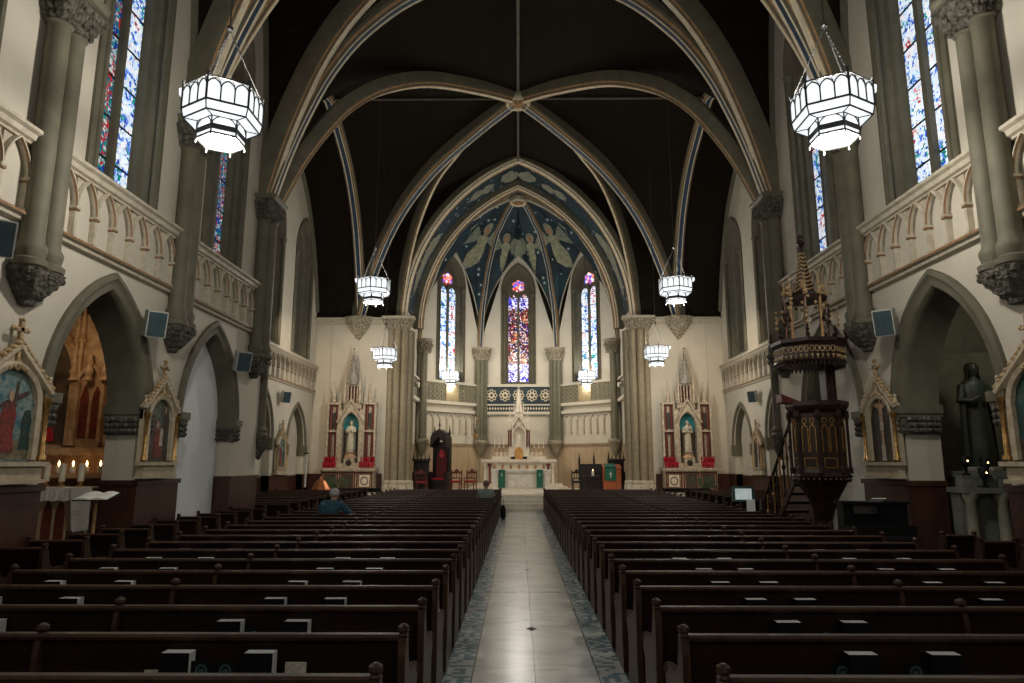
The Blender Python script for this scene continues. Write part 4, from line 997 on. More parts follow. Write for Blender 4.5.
# ------------------------------------------------------------ chandeliers
def chandelier(label, loc, R=0.56, cord=8.0):
    t = thing('chandelier', label, 'chandelier', loc, group='hexagonal glass chandeliers')
    def hexr(r_, z): return [(r_*math.sin(PI*i/3), -r_*math.cos(PI*i/3), z) for i in range(6)]
    R2 = R*0.60; zt, z1, z2, zb = 0.36, 0.0, -0.14, -0.42
    mb = MB(); mb.loft([hexr(R*.985, z1), hexr(R*.985, zt-.02)], False); mb.build('upper_glass', LAMPGLASS, t)
    mb = MB(); mb.loft([hexr(R*.98, z1), hexr(R*.93, z2+.0), hexr(R2, z2)], False); mb.build('skirt_glass', LAMPGLASS, t)
    mb = MB(); mb.loft([hexr(R2*.98, z2), hexr(R2*.98, zb+.02)], True); mb.build('lower_glass', LAMPGLASS, t)
    mb = MB()
    for z, r_, th in ((zt, R, .012), (z1, R, .017), (z2, R*.94, .014), (z2+.005, R2, .016), (zb+.15, R2, .014), (zb+.02, R2, .018)):
        h = hexr(r_, z); mb.tube(h+[h[0]], th, 5)
    for i in range(6):
        a, b_ = hexr(R, z1)[i], hexr(R, z1)[(i+1) % 6]
        mb.tube([(a[0],a[1],z1-.02),(a[0],a[1],zt+.07)], .017, 5)
        c = hexr(R*.94, z2)[i]; mb.tube([a, c], .010, 4)
        d = hexr(R2, z2)[i]; mb.tube([c, d], .010, 4); mb.tube([d, (d[0],d[1],zb-.02)], .012, 5)
        nx, ny = (a[0]+b_[0])/2, (a[1]+b_[1])/2; L = math.hypot(nx, ny); FF = Fr(a, (b_[0]-a[0], b_[1]-a[1]), (nx/L, ny/L))
        for k in range(3):
            cc = R*(k+.5)/3; fsweep(mb, FF, arch_pts(cc, R/6-.006, .20, R/6*1.25, 5, z1), [(-.004,0),(-.004,.012),(.014,.012),(.014,0)])
            fsweep(mb, FF, [(cc+R/6, .27), (cc+R/6-.05, zt)], [(0,0),(0,.012),(.01,.012)])
        a2, b2 = hexr(R2, 0)[i], hexr(R2, 0)[(i+1) % 6]; FF = Fr(a2, (b2[0]-a2[0], b2[1]-a2[1]), (nx/L, ny/L))
        fsweep(mb, FF, arch_pts(R2/2, R2/2-.012, z2-.10, R2/2*.0+.07*1.0 if False else R2*.5, 6), [(0,0),(0,.012),(.014,.012),(.014,0)]) if False else fsweep(mb, FF, [(R2/2+(R2/2-.015)*math.cos(PI*(1-j/8)), zb+.15+(.13)*math.sin(PI*j/8)) for j in range(9)], [(0,0),(0,.012),(.014,.012),(.014,0)])
        fbox(mb, FF, 0, R2, zb+.08, zb+.15, 0, .006)
        fpoly(mb, FF, [(R2/2-.02, zb+.115),(R2/2, zb+.14),(R2/2+.02, zb+.115),(R2/2, zb+.09)], .012, .004)
    mb.build('frame', IRON, t)
    for nm_, zz, k_ in (('chandelier_bulb', zb-.12, .55), ('chandelier_bulb', .30, .45)):
        l_ = lamp('POINT', nm_, (0, 0, zz), LAMP*k_*(0.35 if loc[1] > 35 else 1.0), (1.0, 0.94, 0.83), 0.12); l_.parent = t
    for i in range(6):
        d = hexr(R2, zb-.02)[i]; mb = MB(); mb.lathe([(.003,-.04),(.010,-.025),(.008,0)], d, 6); mb.build('drop', LAMPGLASS, t)
    for i in (0, 2, 4):
        a = hexr(R*.97, zt)[i]; mb = MB(); top = (0, 0, 1.42)
        n_ = 22
        for j in range(n_):
            u = j/n_; p = [a[q]+(top[q]-a[q])*u for q in range(3)]; q2 = [a[q]+(top[q]-a[q])*(u+.8/n_) for q in range(3)]
            mb.tube([p, q2], .012 if j % 2 else .008, 4)
        mb.build('chain', IRON, t)
    mb = MB(); mb.lathe([(.01,1.40),(.05,1.43),(.05,1.48),(.01,1.5)], n=8); mb.build('canopy_ring', IRON, t)
    mb = MB(); mb.tube([(0,0,1.48),(0,0,cord)], .010, 5); mb.build('cord', IRON, t)
    mb = MB(); c = hexr(R, zt)[4 if loc[0] < 0 else 1]
    c = (math.copysign(R*.98, loc[0]), -.1, .24)
    mb.lathe([(.02,0),(.05,.03),(.06,.12)], (c[0], c[1]-.05, c[2]), 8); mb.tube([c, (c[0]*.85, 0, .3)], .012, 5); mb.build('spotlight', LAMPGLASS, t)
    return t
CHN = [(-4.5, -1.6, 7.05, 'chandelier behind the camera on the left'), (4.5, -1.6, 7.05, 'chandelier behind the camera on the right'), (-4.38, 9.35, 7.05, 'large chandelier hanging over the left nave pews, nearest of all'), (4.62, 9.35, 7.05, 'large chandelier hanging over the right nave pews, nearest of all'),  # pair behind the camera is unseen, added to light the near nave
       (-4.78, 21.9, 7.62, 'chandelier hanging under the crossing on the left'), (5.18, 21.9, 7.62, 'chandelier hanging under the crossing on the right'),
       (-5.78, 29.2, 6.52, 'lower chandelier hanging before the left side altar'), (6.0, 29.4, 6.62, 'lower chandelier hanging before the right side altar'),
       (-3.85, 38.4, 6.75, 'small looking chandelier in the apse on the left of the high altar'), (3.85, 38.4, 6.75, 'small looking chandelier in the apse on the right of the high altar')]
for x, y, z, l in CHN: chandelier(l, (x, y, z), 0.56, (16.2 if y < 33 else 15.2)-z-(1.2 if abs(x) > 5 else 0.9)+0.6)

# ------------------------------------------------------------ pews
def endprof(h=0.93):
    return [(-.10,0),(-.10,.12),(-.06,.3),(-.075,h-.12),(-.06,h-.03),(-.02,h),(.03,h-.03),(.045,h-.12),(.05,.80),(.09,.70),(.18,.655),(.36,.65),(.46,.62),(.49,.56),(.46,.50),(.42,.45),(.41,.30),(.44,.12),(.46,0)]
def pew(x0, x1, mid, loc_y, label, group, knobs=True):
    t = thing('pew', label, 'pew', ((x0+x1)/2, loc_y, 0), group=group); w_ = (x1-x0)/2
    mb = MB(); mb.hexa([(-w_,.04,.10),(w_,.04,.10),(w_,.07,.10),(-w_,.07,.10),(-w_,-.03,.90),(w_,-.03,.90),(w_,.0,.90),(-w_,.0,.90)]); mb.build('backrest', PEW, t)
    mb = MB(); mb.loft([[(x,-.055,.895),(x,-.06,.915),(x,-.045,.93),(x,.0,.932),(x,.02,.915),(x,.01,.895)] for x in (-w_, w_)]); mb.build('top_rail', PEWEND, t)
    mb = MB(); mb.hexa([(-w_,.06,.42),(w_,.06,.42),(w_,.46,.44),(-w_,.46,.44),(-w_,.06,.45),(w_,.06,.45),(w_,.46,.47),(-w_,.46,.47)]); mb.build('seat', PEW, t)
    mb = MB(); mb.box(-w_+.1,-.16,.575,w_-.1,-.01,.59); mb.box(-w_+.1,-.16,.575,w_-.1,-.15,.66); mb.build('book_rack', PEW, t)
    for x in [-w_, w_]:
        q = endprof(); s_ = 1 if x > 0 else -1
        mb = MB(); mb.loft([[(x, y, z) for y, z in q], [(x+s_*.05, y, z) for y, z in q]])
        if knobs:
            mb.lathe([(.025,.91),(.038,.922),(.028,.935),(.040,.955),(.036,.975),(.012,.99)], (x+s_*.025, -.02, 0), 10)
            mb.ball((x+s_*.025, .45, .60), .045, 6)
        mb.build('end_panel', PEWEND, t, smooth=False)
    if mid is not None:
        m_ = mid-(x0+x1)/2
        mb = MB(); q = [(y, z) for y, z in endprof(.91)]; mb.loft([[(m_-.02, y, z) for y, z in q], [(m_+.02, y, z) for y, z in q]])
        mb.lathe([(.025,.90),(.036,.92),(.028,.935),(.040,.955),(.036,.975),(.012,.99)], (m_, -.02, 0), 10)
        mb.build('divider', PEWEND, t)
    return t
ROW = 0.86; Y0 = 3.76
XL0, XL1, XLM = -5.10, -0.76, -3.05
XR0, XR1, XRM = 1.07, 5.42, 3.34
pl = pew(XL0, XL1, XLM, Y0, 'dark wooden pew on the left of the central aisle, first row from the camera', 'long pews left of the central aisle')
pr = pew(XR0, XR1, XRM, Y0, 'dark wooden pew on the right of the central aisle, first row from the camera', 'long pews right of the central aisle')
kl, kr = {pl: children(pl)}, {pr: children(pr)}
for c in kl[pl]+kr[pr]: kl[c] = []; kr[c] = []
NR = 30
for k in range(1, NR):
    dup(pl, (pl.location.x, Y0+ROW*k, 0), label='dark wooden pew on the left of the central aisle, %s row from the camera' % ORD[k], kids=kl)
    dup(pr, (pr.location.x, Y0+ROW*k, 0), label='dark wooden pew on the right of the central aisle, %s row from the camera' % ORD[k], kids=kr)
# short pews against the nave walls
for s in (-1, 1):
    sd = 'left' if s < 0 else 'right'
    a, b_ = sorted((s*(6.12 if s < 0 else 6.45), s*6.88))
    p0 = None; n_ = 0
    for k in range(4, 16):
        y = Y0+ROW*k+0.15
        if s > 0 and 11.3 < y < 18.3: continue
        lb = 'short dark pew against the %s nave wall, %s from the camera' % (sd, ORD[n_])
        if p0 is None: p0 = pew(a, b_, None, y, lb, 'short pews along the %s wall' % sd); kk = {p0: children(p0)}; kk.update({c: [] for c in kk[p0]})
        else: dup(p0, (p0.location.x, y, 0), label=lb, kids=kk)
        n_ += 1
    a, b_ = sorted((s*(6.12 if s < 0 else 6.7), s*9.75)); p0 = None; n_ = 0
    for k in range(17, 29):
        y = Y0+ROW*k+0.15
        lb = 'dark pew in the %s transept, %s from the camera' % (sd, ORD[n_])
        if p0 is None: p0 = pew(a, b_, None, y, lb, 'pews in the %s transept' % sd); kk = {p0: children(p0)}; kk.update({c: [] for c in kk[p0]})
        else: dup(p0, (p0.location.x, y, 0), label=lb, kids=kk)
        n_ += 1

# books, cards and leaflets in the racks
def hymnal(label, loc, grp):
    t = thing('hymnal', label, 'book', loc, group=grp)
    mb = MB(); mb.box(-.092,-.066,0,.092,-.062,.246); mb.box(-.092,.026,0,.092,.030,.246); mb.box(-.092,-.066,0,-.088,.030,.246); mb.build('cover', COVER, t)
    mb = MB(); mb.box(-.088,-.062,.004,.0915,.026,.244); mb.build('pages', PAGE, t)
    return t
h0 = None; rng = random.Random(11)
def leaflet(label, loc, grp):
    t = thing('leaflet', label, 'leaflet', loc, group=grp)
    mb = MB(); mb.box(-.07,-.004,0,.07,.004,.19); mb.build('cover_sheet', COVER, t)
    mb = MB(); F = Fr((0,0),(1,0),(0,-1)); fsweep(mb, F, [(.032*math.sin(2*PI*i/14), .135+.032*math.cos(2*PI*i/14)) for i in range(15)], [(.007,.004),(.007,.006),(-.007,.006),(-.007,.004)])
    fbox(mb, F, -.015, .015, .125, .145, .004, .006)
    mb.build('round_emblem', TEAL, t)
    return t
g1 = 'dark covered hymnals standing in the pew racks'; l0 = None
pat = {'left': [-4.62, -3.95, -2.18, -1.62], 'right': [2.02, 2.52, 4.12, 4.72]}
for sd in ('left', 'right'):
    for k in range(1, 11):
        y = Y0+ROW*k-.065
        for j, x in enumerate(pat[sd]):
            if (sd, k, j) in (('right', 2, 3), ('right', 2, 2), ('right', 1, 3), ('left', 1, 0), ('left', 2, 0)): continue
            xx = x+rng.uniform(-.05, .05) + (0.14 if (sd, k) == ('right', 1) else 0); rz = rng.uniform(-.05, .05)
            lb = 'dark hymnal behind the %s pew %s of the aisle, %s from the left' % (ORD[k], sd, ORD[j])
            if h0 is None: h0 = hymnal(lb, (xx, y, .592), g1); h0.rotation_euler.z = rz
            else: dup(h0, (xx, y, .592), rz, lb)
    for k in range(1, 4):
        y = Y0+ROW*k-.09
        for j, x in enumerate((-1.98, -1.83) if sd == 'left' and k == 1 else ((-1.98,) if sd == 'left' else ((2.0, 2.45) if k == 1 else (2.28,)))):
            lb = 'black leaflet with teal emblem behind the %s pew %s of aisle, %s from left' % (ORD[k], sd, ORD[j])
            if l0 is None: l0 = leaflet(lb, (x, y, .592), 'leaflets with a round emblem')
            else: dup(l0, (x, y, .592), 0, lb)
cards = [(1,-2.28,.06),(1,-1.40,.14),(2,-2.4,.03),(2,-1.48,.05),(3,-2.35,.02),(3,-1.45,.04),(2,-3.72,.02),(3,-3.75,.02),(1,1.78,.03),(1,2.78,.03),(2,1.72,.08),(2,2.72,.07),(3,1.75,.03)]
for i, (k, x, up) in enumerate(cards):
    mb = MB(); mb.hexa([(-.065,0,0),(.065,0,0),(.065,.012,0),(-.065,.012,0),(-.055,-.02,.10+up*.6),(.075,-.02,.10+up*.6),(.075,-.008,.10+up*.6),(-.055,-.008,.10+up*.6)])
    o = mb.build('paper_card', CARD); o.location = (x, Y0+ROW*k-.075, .592)
    tag(o, 'cream card behind the %s pew, %s' % (ORD[k], 'left of the aisle, beside the %s hymnal' % ('outer' if x < -2 and x > -3 else 'inner' if x > -2 else 'far left') if x < 0 else 'right of the aisle, %s its hymnals' % ('left of' if x < 2.0 else 'right of')), 'card', 'paper cards in the pew racks')

# ------------------------------------------------------------ stations of the cross
def station(F, c, zb, sc_, label, scene):
    """gilt gothic frame with a painted scene, hung on the wall; F is the wall frame"""
    o_ = F(c, 0, 0.05); rz = math.atan2(F.s.y, F.s.x)
    t = thing('station_of_the_cross', label, 'picture', (o_[0], o_[1], zb), rz, 'gilt framed pictures between the arches')
    # local frame: x along the wall, -y or +y towards the room
    sgn = 1 if (F.s.x*F.n.y-F.s.y*F.n.x) > 0 else -1
    G = Fr((0, 0), (1, 0), (0, sgn)); k = sc_
    W = .60*k
    mb = MB()
    fbox(mb, G, -W, W, 0.0, .06, 0, .17); fbox(mb, G, -W*.95, W*.95, .06, .26, 0, .13); fbox(mb, G, -W*1.05, W*1.05, .26, .33, 0, .19)
    for q in (-1, 1): fbox(mb, G, q*W*.92-.06, q*W*.92+.06, .33, 1.40, 0, .07)
    # gable with arched cut
    a = W*.66
    fsweep(mb, G, arch_pts(0, a, 1.22, a*1.1, 10, .36), [(0,.04),(0,.10),(.07,.12),(.11,.08),(.11,0)])
    xs = [-a+2*a*i/16 for i in range(17)]
    for i in range(16):
        x0, x1 = xs[i], xs[i+1]; top = lambda x: 1.45+(.62*(1-abs(x)/(W*1.05)))
        slab(mb, Fr(G(0,0,.06)[:2], (1,0), (0,sgn)), x0, x1, az(x0,0,a,1.22,a*1.1), az(x1,0,a,1.22,a*1.1), top(x0), top(x1), .06)
    for q in (-1, 1):
        x0, x1 = sorted((q*a, q*W*1.02)); fbox(mb, G, x0, x1, 1.2, 1.47, 0, .06)
    fsweep(mb, G, [(-W*1.05,1.42),(0,2.08),(W*1.05,1.42)], [(0.03,0),(0.03,.13),(-.03,.13),(-.07,.06)])
    mb.build('frame', FRAMEC, t)
    mb = MB()
    for q in (-1, 1):
        mb = MB(); mb.lathe([(.06,0),(.06,.06),(.035,.09),(.03,.5),(.035,.84),(.06,.9),(.07,.98)], G(q*W*.92, .36, .11), 10); mb.build('gilt_colonnette', GOLD, t, smooth=True)
        mb = MB(); mb.lathe([(.05,0),(.06,.05),(.02,.2),(.03,.24),(.005,.28)], G(q*W*1.0, 1.42, .08), 8); mb.build('corner_finial', FRAMEC, t)
    mb = MB(); rr = random.Random(int(c*10))
    for i in range(9):
        u = (i+.5)/9
        for q in (-1, 1): mb.ball(G(q*W*1.08*(1-u), 1.47+.68*u, .09), .05+.012*rr.random(), 6)
    for i in range(5): mb.ball(G((i-2)*.08, 1.72+.03*(2-abs(i-2)), .09), .045, 6)
    z0 = 2.10
    mb.lathe([(.07,0),(.04,.08),(.05,.12)], G(0, z0-.04, .07), 8)
    fbox(mb, G, -.03, .03, z0, z0+.36, .05, .1); fbox(mb, G, -.11, .11, z0+.2, z0+.26, .05, .1)
    for x, z in ((-.12,.23),(.12,.23),(0,.38)): mb.ball(G(x, z0+z, .075), .045, 6)
    mb.tube([G(0, 1.7, .08), G(0, 2.2, .075)], .035, 6); mb.tube([G(-W*1.02, 1.5, .085), G(0, 2.12, .085), G(W*1.02, 1.5, .085)], .03, 6); mb.build('gilt_cresting', GILTW, t)
    mb = MB(); fpoly(mb, G, arch_pts(0, a, 1.22, a*1.1, 10, .34), .04, .03)
    pn = mb.build('painting', scene['ground'], t)
    t.scale = (1, 1, 0.9)
    for nm_, m_, pts, off in scene['shapes']:
        mb = MB(); fpoly(mb, G, [(x*a, .36+z*1.25) for x, z in pts], .042+off, .004); mb.build(nm_, m_, pn)
    return t
def blob(cx, cz, rx, rz, n=12): return [(cx+rx*math.sin(2*PI*i/n), cz+rz*math.cos(2*PI*i/n)) for i in range(n)]
def robeshape(cx, z0, w_, h): return [(cx-w_, z0),(cx-w_*.8, z0+h*.4),(cx-w_*.95, z0+h*.7),(cx-w_*.5, z0+h*.95),(cx+w_*.4, z0+h),(cx+w_*.9, z0+h*.75),(cx+w_*.7, z0+h*.4),(cx+w_, z0)]
def paint(name, c, c2): return mat(name, c, 0.6, c2=c2, scale=13, bump=0.2, bscale=30)
SKYP = paint('paint_sky', (0.03, 0.13, 0.17), (0.22, 0.28, 0.25)); BRN = paint('paint_brown', (0.10, 0.055, 0.03), (0.035, 0.025, 0.018)); RED_ = paint('paint_red', (0.24, 0.025, 0.018), (0.09, 0.012, 0.010))
GRN = paint('paint_green', (0.012, 0.055, 0.05), (0.02, 0.03, 0.02)); GRD = paint('paint_ground', (0.22, 0.17, 0.09), (0.10, 0.09, 0.05)); FLS = paint('paint_flesh', (0.50, 0.33, 0.22), (0.36, 0.20, 0.12)); WHT = paint('paint_white', (0.55, 0.50, 0.42), (0.35, 0.31, 0.25)); DRK = paint('paint_dark', (0.02, 0.02, 0.016), (0.05, 0.035, 0.02))
HAZ = paint('paint_haze', (0.13, 0.15, 0.11), (0.05, 0.055, 0.04))
CROSS = [('painted_cross', BRN, [(-.6,.62),(.75,.86),(.75,.79),(-.6,.55)], .004), ('painted_cross', BRN, [(.1,.2),(.22,.2),(.34,.95),(.22,.95)], .003)]
S_RED = dict(ground=SKYP, shapes=[('painted_ground', GRD, [(-1,0),(1,0),(1,.22),(-1,.26)], 0), ('green_figure', GRN, robeshape(-.72,.05,.30,.62), .005)]+CROSS+[('red_figure', RED_, robeshape(.02,.08,.34,.62), .006), ('painted_head', FLS, blob(.05,.76,.10,.07), .008), ('painted_head', FLS, blob(-.68,.74,.09,.06), .008), ('green_figure', GRN, robeshape(.78,.12,.22,.5), .005)])
S_BRN = dict(ground=HAZ, shapes=[('painted_ground', DRK, [(-1,0),(1,0),(1,.2),(-1,.24)], 0), ('brown_figure', BRN, robeshape(-.55,.05,.3,.8), .003), ('red_figure', RED_, robeshape(.05,.04,.42,.50), .006), ('painted_head', FLS, blob(-.1,.6,.12,.06), .008), ('brown_figure', BRN, robeshape(.6,.1,.28,.72), .004), ('painted_head', FLS, blob(.55,.86,.1,.06), .008), ('pale_figure', WHT, robeshape(.3,.25,.16,.3), .008)])
S_CRU = dict(ground=DRK, shapes=[('painted_cross', BRN, [(-.06,.1),(.06,.1),(.06,1.12),(-.06,1.12)], .002), ('painted_cross', BRN, [(-.8,.93),(.8,.93),(.8,1.0),(-.8,1.0)], .002), ('pale_figure', FLS, [(-.75,1.02),(-.7,.95),(-.15,.86),(-.14,.55),(-.1,.2),(.08,.2),(.14,.55),(.17,.86),(.7,.95),(.75,1.02),(.1,.96),(-.1,.96)], .006), ('painted_head', FLS, blob(.02,1.0,.1,.07), .008), ('white_cloth', WHT, [(-.17,.5),(.17,.5),(.15,.64),(-.15,.64)], .008), ('brown_figure', BRN, robeshape(-.6,.0,.25,.4), .004), ('pale_figure', WHT, robeshape(.0,-.0,.2,.3), .009)])
S_GRN = dict(ground=GRN, shapes=[('painted_ground', BRN, [(-1,0),(1,0),(1,.25),(-1,.2)], 0), ('pale_figure', WHT, robeshape(.1,.1,.3,.6), .006), ('painted_head', FLS, blob(.1,.78,.1,.07), .008), ('brown_figure', BRN, robeshape(-.6,.1,.25,.6), .004)])
station(FL, 9.2, 1.72, 1.18, 'large gilt framed picture with a red robed figure on the left nave wall', S_RED)
station(FL, 13.12, 1.72, 1.0, 'gilt framed picture with dark red figures between the two left arches', S_BRN)
station(FRt, 13.12, 1.72, 1.0, 'gilt framed crucifixion picture between the right arches', S_CRU)
station(FRt, 9.1, 1.72, 1.18, 'gilt framed green toned picture at the right edge of the nave', S_GRN)
for s, scn in ((-1, S_RED), (1, S_CRU)):
    station(Fr((s*10.0, 0), (0, 1), (-s, 0)), 28.7, 1.52, 1.0, 'small looking gilt framed picture on the %s transept wall' % ('left' if s < 0 else 'right'), scn)

# ------------------------------------------------------------ loudspeakers
def speaker(label, loc, rz, tilt=0.25):
    t = thing('wall_speaker', label, 'speaker', loc, rz, 'white cased loudspeakers on the walls'); t.rotation_euler = (-tilt, 0, rz) if False else (tilt, 0, rz)
    mb = MB(); mb.box(-.17,-.12,-.24,.17,.14,.24); mb.build('case', SPKW, t)
    mb = MB(); mb.box(-.15,-.13,-.22,.15,-.119,.22); mb.build('grille', SPKG, t)
    mb = MB(); mb.box(-.05,.14,-.05,.05,.30,.05); mb.build('bracket', STONE, t)
    return t
for s in (-1, 1):
    sd = 'left' if s < 0 else 'right'
    for y, z, l in ((8.35, 4.85, 'nearest'), (12.25, 4.52, 'second from the camera'), (16.3, 4.42, 'third from the camera'))[(0 if s < 0 else 1):(3 if s < 0 else 2)]:
        speaker('white cased speaker high on the %s nave wall, %s' % (sd, l), (s*6.68, y, z), -s*math.radians(-38) if False else (math.radians(42) if s < 0 else math.radians(-42)))
    speaker('white cased speaker on the %s transept wall' % sd, (s*9.7, 28.35, 4.72), math.radians(42)*(1 if s < 0 else -1))
for s in (-1, 1):
    t = thing('security_camera', 'small white camera on the chancel wall on the %s' % ('left' if s < 0 else 'right'), 'camera', (s*5.33, 35.8, 5.95))
    mb = MB(); mb.lathe([(.12,0),(.13,.05),(.13,.2),(.1,.24)], (0,0,0), 10); mb.build('case', WAX, t)
    mb = MB(); mb.ball((0,-.09,.08), .06, 8); mb.build('lens', BLACK, t)
# ------------------------------------------------------------ gothic helpers for altars
def pinnacle(mb, x, y, z, r, h, mi=0, n=4):
    mb.lathe([(r,0),(r*1.25,.02*h),(r*1.25,.05*h),(r*.9,.08*h),(r*.12,.93*h),(r*.35,.95*h),(r*.35,.98*h),(.001,h)], (x,y,z), n, PI/4 if n == 4 else 0, mi=mi)
def crocket_spire(mb, x, y, z, r, h, mi=0, n=8, rows=9):
    mb.lathe([(r,0),(r*.04,h)], (x,y,z), n, mi=mi)
    for j in range(rows):
        u = (j+.4)/rows; rr = r*(1-u*.96)
        for i in range(0, n, 2):
            t = 2*PI*i/n; s_ = .05+.05*r; mb.ball((x+(rr+.02)*math.cos(t), y+(rr+.02)*math.sin(t), z+u*h), (.055*(1-u*.5))*(r/.25)**.5, 5, mi=mi)
    mb.lathe([(.02,0),(.07,.05),(.02,.1)], (x,y,z+h-.03), 6, mi=mi)
FN = Fr((0, 0), (1, 0), (0, -1))

ALTARST = mat('altar_stone', (0.55, 0.47, 0.36), 0.55, c2=(0.36, 0.29, 0.21), scale=9, bump=0.3, bscale=14)
def side_altar(label, loc, tag_side):
    t = thing('side_altar', label, 'altar', loc)
    mb = MB(); mb.box(-1.3,-1.05,0,1.3,0,.12); mb.box(-1.2,-.72,.12,1.2,0,1.05); mb.box(-1.3,-.85,1.05,1.3,0,1.17); mb.box(-1.25,-.8,1.0,1.25,0,1.05); mb.build('table_body', ALTARST, t)
    for x in (-.8, 0, .8):
        mb = MB()
        fsweep(mb, FN, [(x-.33,.22),(x-.33,.95),(x+.33,.95),(x+.33,.22),(x-.33,.22)], [(-.02,.72),(-.02,.75),(.04,.75),(.04,.72)])
        fbox(mb, FN, x-.28, x+.28, .27, .90, .72, .73); mb.build('front_panel', REDM, t)
        mb = MB(); fbox(mb, FN, x-.24, x+.24, .31, .86, .73, .74); mb.build('inset', CREAMB if x == .8*(1 if tag_side < 0 else -1) or x == .8*(-1 if tag_side > 0 else 1) else mat('dark_inset', (0.06, 0.05, 0.035), 0.6), t)
    mb = MB()
    fsweep(mb, FN, blob(.8*(-1 if tag_side > 0 else 1), .585, .16, .18, 16)+blob(.8*(-1 if tag_side > 0 else 1), .585, .16, .18, 16)[:1], [(.02,.745),(.02,.755),(-.02,.755),(-.02,.745)]); mb.build('roundel', STATG, t)
    mb = MB(); mb.box(-1.15,-.56,1.17,1.15,0,1.40); mb.box(-.24,-.6,1.17,.24,0,1.62); mb.build('gradine', ALTARST, t)
    mb = MB(); fpoly(mb, FN, blob(0, 1.40, .14, .15, 14), .612, .012); mb.build('roundel', STATG, t)
    # niche
    mb = MB(); fbox(mb, FN, -.46, .46, 1.62, 4.1, 0.0, .12); fbox(mb, FN, -.62, -.42, 1.40, 3.9, 0, .5); fbox(mb, FN, .42, .62, 1.40, 3.9, 0, .5)
    fsweep(mb, FN, arch_pts(0, .40, 3.15, .62, 10), [(.0,.1),(.0,.5),(.08,.52),(.12,.5),(.12,.1)])
    xs = [-.42+.84*i/14 for i in range(15)]
    for i in range(14):
        x0, x1 = xs[i], xs[i+1]; T_ = lambda x: 3.35+.95*(1-abs(x)/.62)
        slab(mb, Fr((0,-.48),(1,0),(0,-1)), x0, x1, az(x0,0,.42,3.15,.62), az(x1,0,.42,3.15,.62), T_(x0), T_(x1), .12)
    fsweep(mb, FN, [(-.66,3.28),(0,4.38),(.66,3.28)], [(.03,.46),(.03,.6),(-.04,.6),(-.07,.5)])
    for x in (-.62,-.42,.42,.62): mb.lathe([(.03,0),(.03,1.65)], (x,-.52,1.45), 6)
    mb.build('niche', ALTARST, t)
    mb = MB(); fpoly(mb, FN, arch_pts(0, .40, 3.15, .60, 10, 2.95), .14, .02); mb.build('niche_canopy', TURQ, t)
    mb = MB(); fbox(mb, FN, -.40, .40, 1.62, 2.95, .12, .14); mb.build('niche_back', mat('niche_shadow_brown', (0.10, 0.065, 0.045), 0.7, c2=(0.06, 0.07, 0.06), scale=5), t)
    mb = MB(); mb.lathe([(.32,0),(.30,.05),(.25,.12),(.25,.2),(.3,.26)], (0,-.34,1.62), 8); mb.build('niche_pedestal', PINKW, t)
    # spandrels and side towers
    for q in (-1, 1):
        mb = MB(); fbox(mb, FN, q*.86-.28, q*.86+.28, 1.40, 4.25, 0, .22)
        for x in (q*.86-.27, q*.86+.27): mb.box(x-.05,-.4,1.40,x+.05,-.2,4.2); pinnacle(mb, x, -.3, 4.2, .07, .75)
        fbox(mb, FN, q*.86-.31, q*.86+.31, 2.85, 2.93, 0, .42); fbox(mb, FN, q*.86-.31, q*.86+.31, 4.15, 4.25, 0, .42)
        pinnacle(mb, q*.86, -.3, 4.25, .12, .95)
        mb.build('side_tower', ALTARST if q < 0 else ALTARST, t)
        for z0, z1 in ((1.42, 2.83), (2.95, 4.12)):
            for x in (q*.86-.13, q*.86+.13):
                mb = MB(); mb.lathe([(.09,0),(.07,.06),(.065,z1-z0-.08),(.1,z1-z0)], (x,-.29,z0), 8); mb.build('column', REDM, t)
        mb = MB(); fpoly(mb, FN, arch_pts(q*.86, .1, 3.6, .2, 6, 3.0), .225, .012); mb.build('painted_panel', mat('side_panel', (0.05,0.07,0.055), .6), t)
    # upper tabernacle and spire
    mb = MB(); fbox(mb, FN, -.42, .42, 3.95, 4.25, 0, .3)
    for x in (-.36, .36):
        mb.box(x-.05,-.42,4.2,x+.05,-.3,5.1); pinnacle(mb, x, -.36, 5.1, .07, .7)
    for x in (-.22, -.07, .07, .22): mb.lathe([(.035,0),(.03,.8)], (x,-.34,4.25), 6)
    mb.box(-.32,-.36,5.05,.32,-.02,5.15); mb.build('lantern', ALTARST, t)
    mb = MB(); fbox(mb, FN, -.28, .28, 4.25, 5.05, 0, .2); mb.build('lantern_core', REDM, t)
    mb = MB(); crocket_spire(mb, 0, -.38, 5.12, .26, 1.7, rows=8)
    for i in range(4):
        tt = PI/4+i*PI/2; pinnacle(mb, .26*math.cos(tt), -.36+.16*math.sin(tt), 5.12, .05, .8)
    mb.build('spire', GREYM, t)
    return t
side_altar('carved marble side altar with red columns on the left of the chancel arch', (-7.95, 32.94, .6), -1)
side_altar('carved marble side altar with red columns on the right of the chancel arch', (7.98, 32.94, .6), 1)
statue('virgin_statue', 'ivory robed statue with hands joined in the left side altar niche', (-7.95, 32.60, 2.54), 1.42, [STATW, SKIN], STATW, 'pray', cloak=mat('pale_mantle', (0.40, 0.45, 0.42), 0.6), halo=True)
statue('father_and_child_statue', 'statue of a bearded man carrying a child in the right side altar niche', (7.98, 32.60, 2.54), 1.42, [STATW, SKIN], STATW, 'hold', child=True, cloak=mat('brown_mantle', (0.33, 0.17, 0.075), 0.6))
v0 = None; vk = None
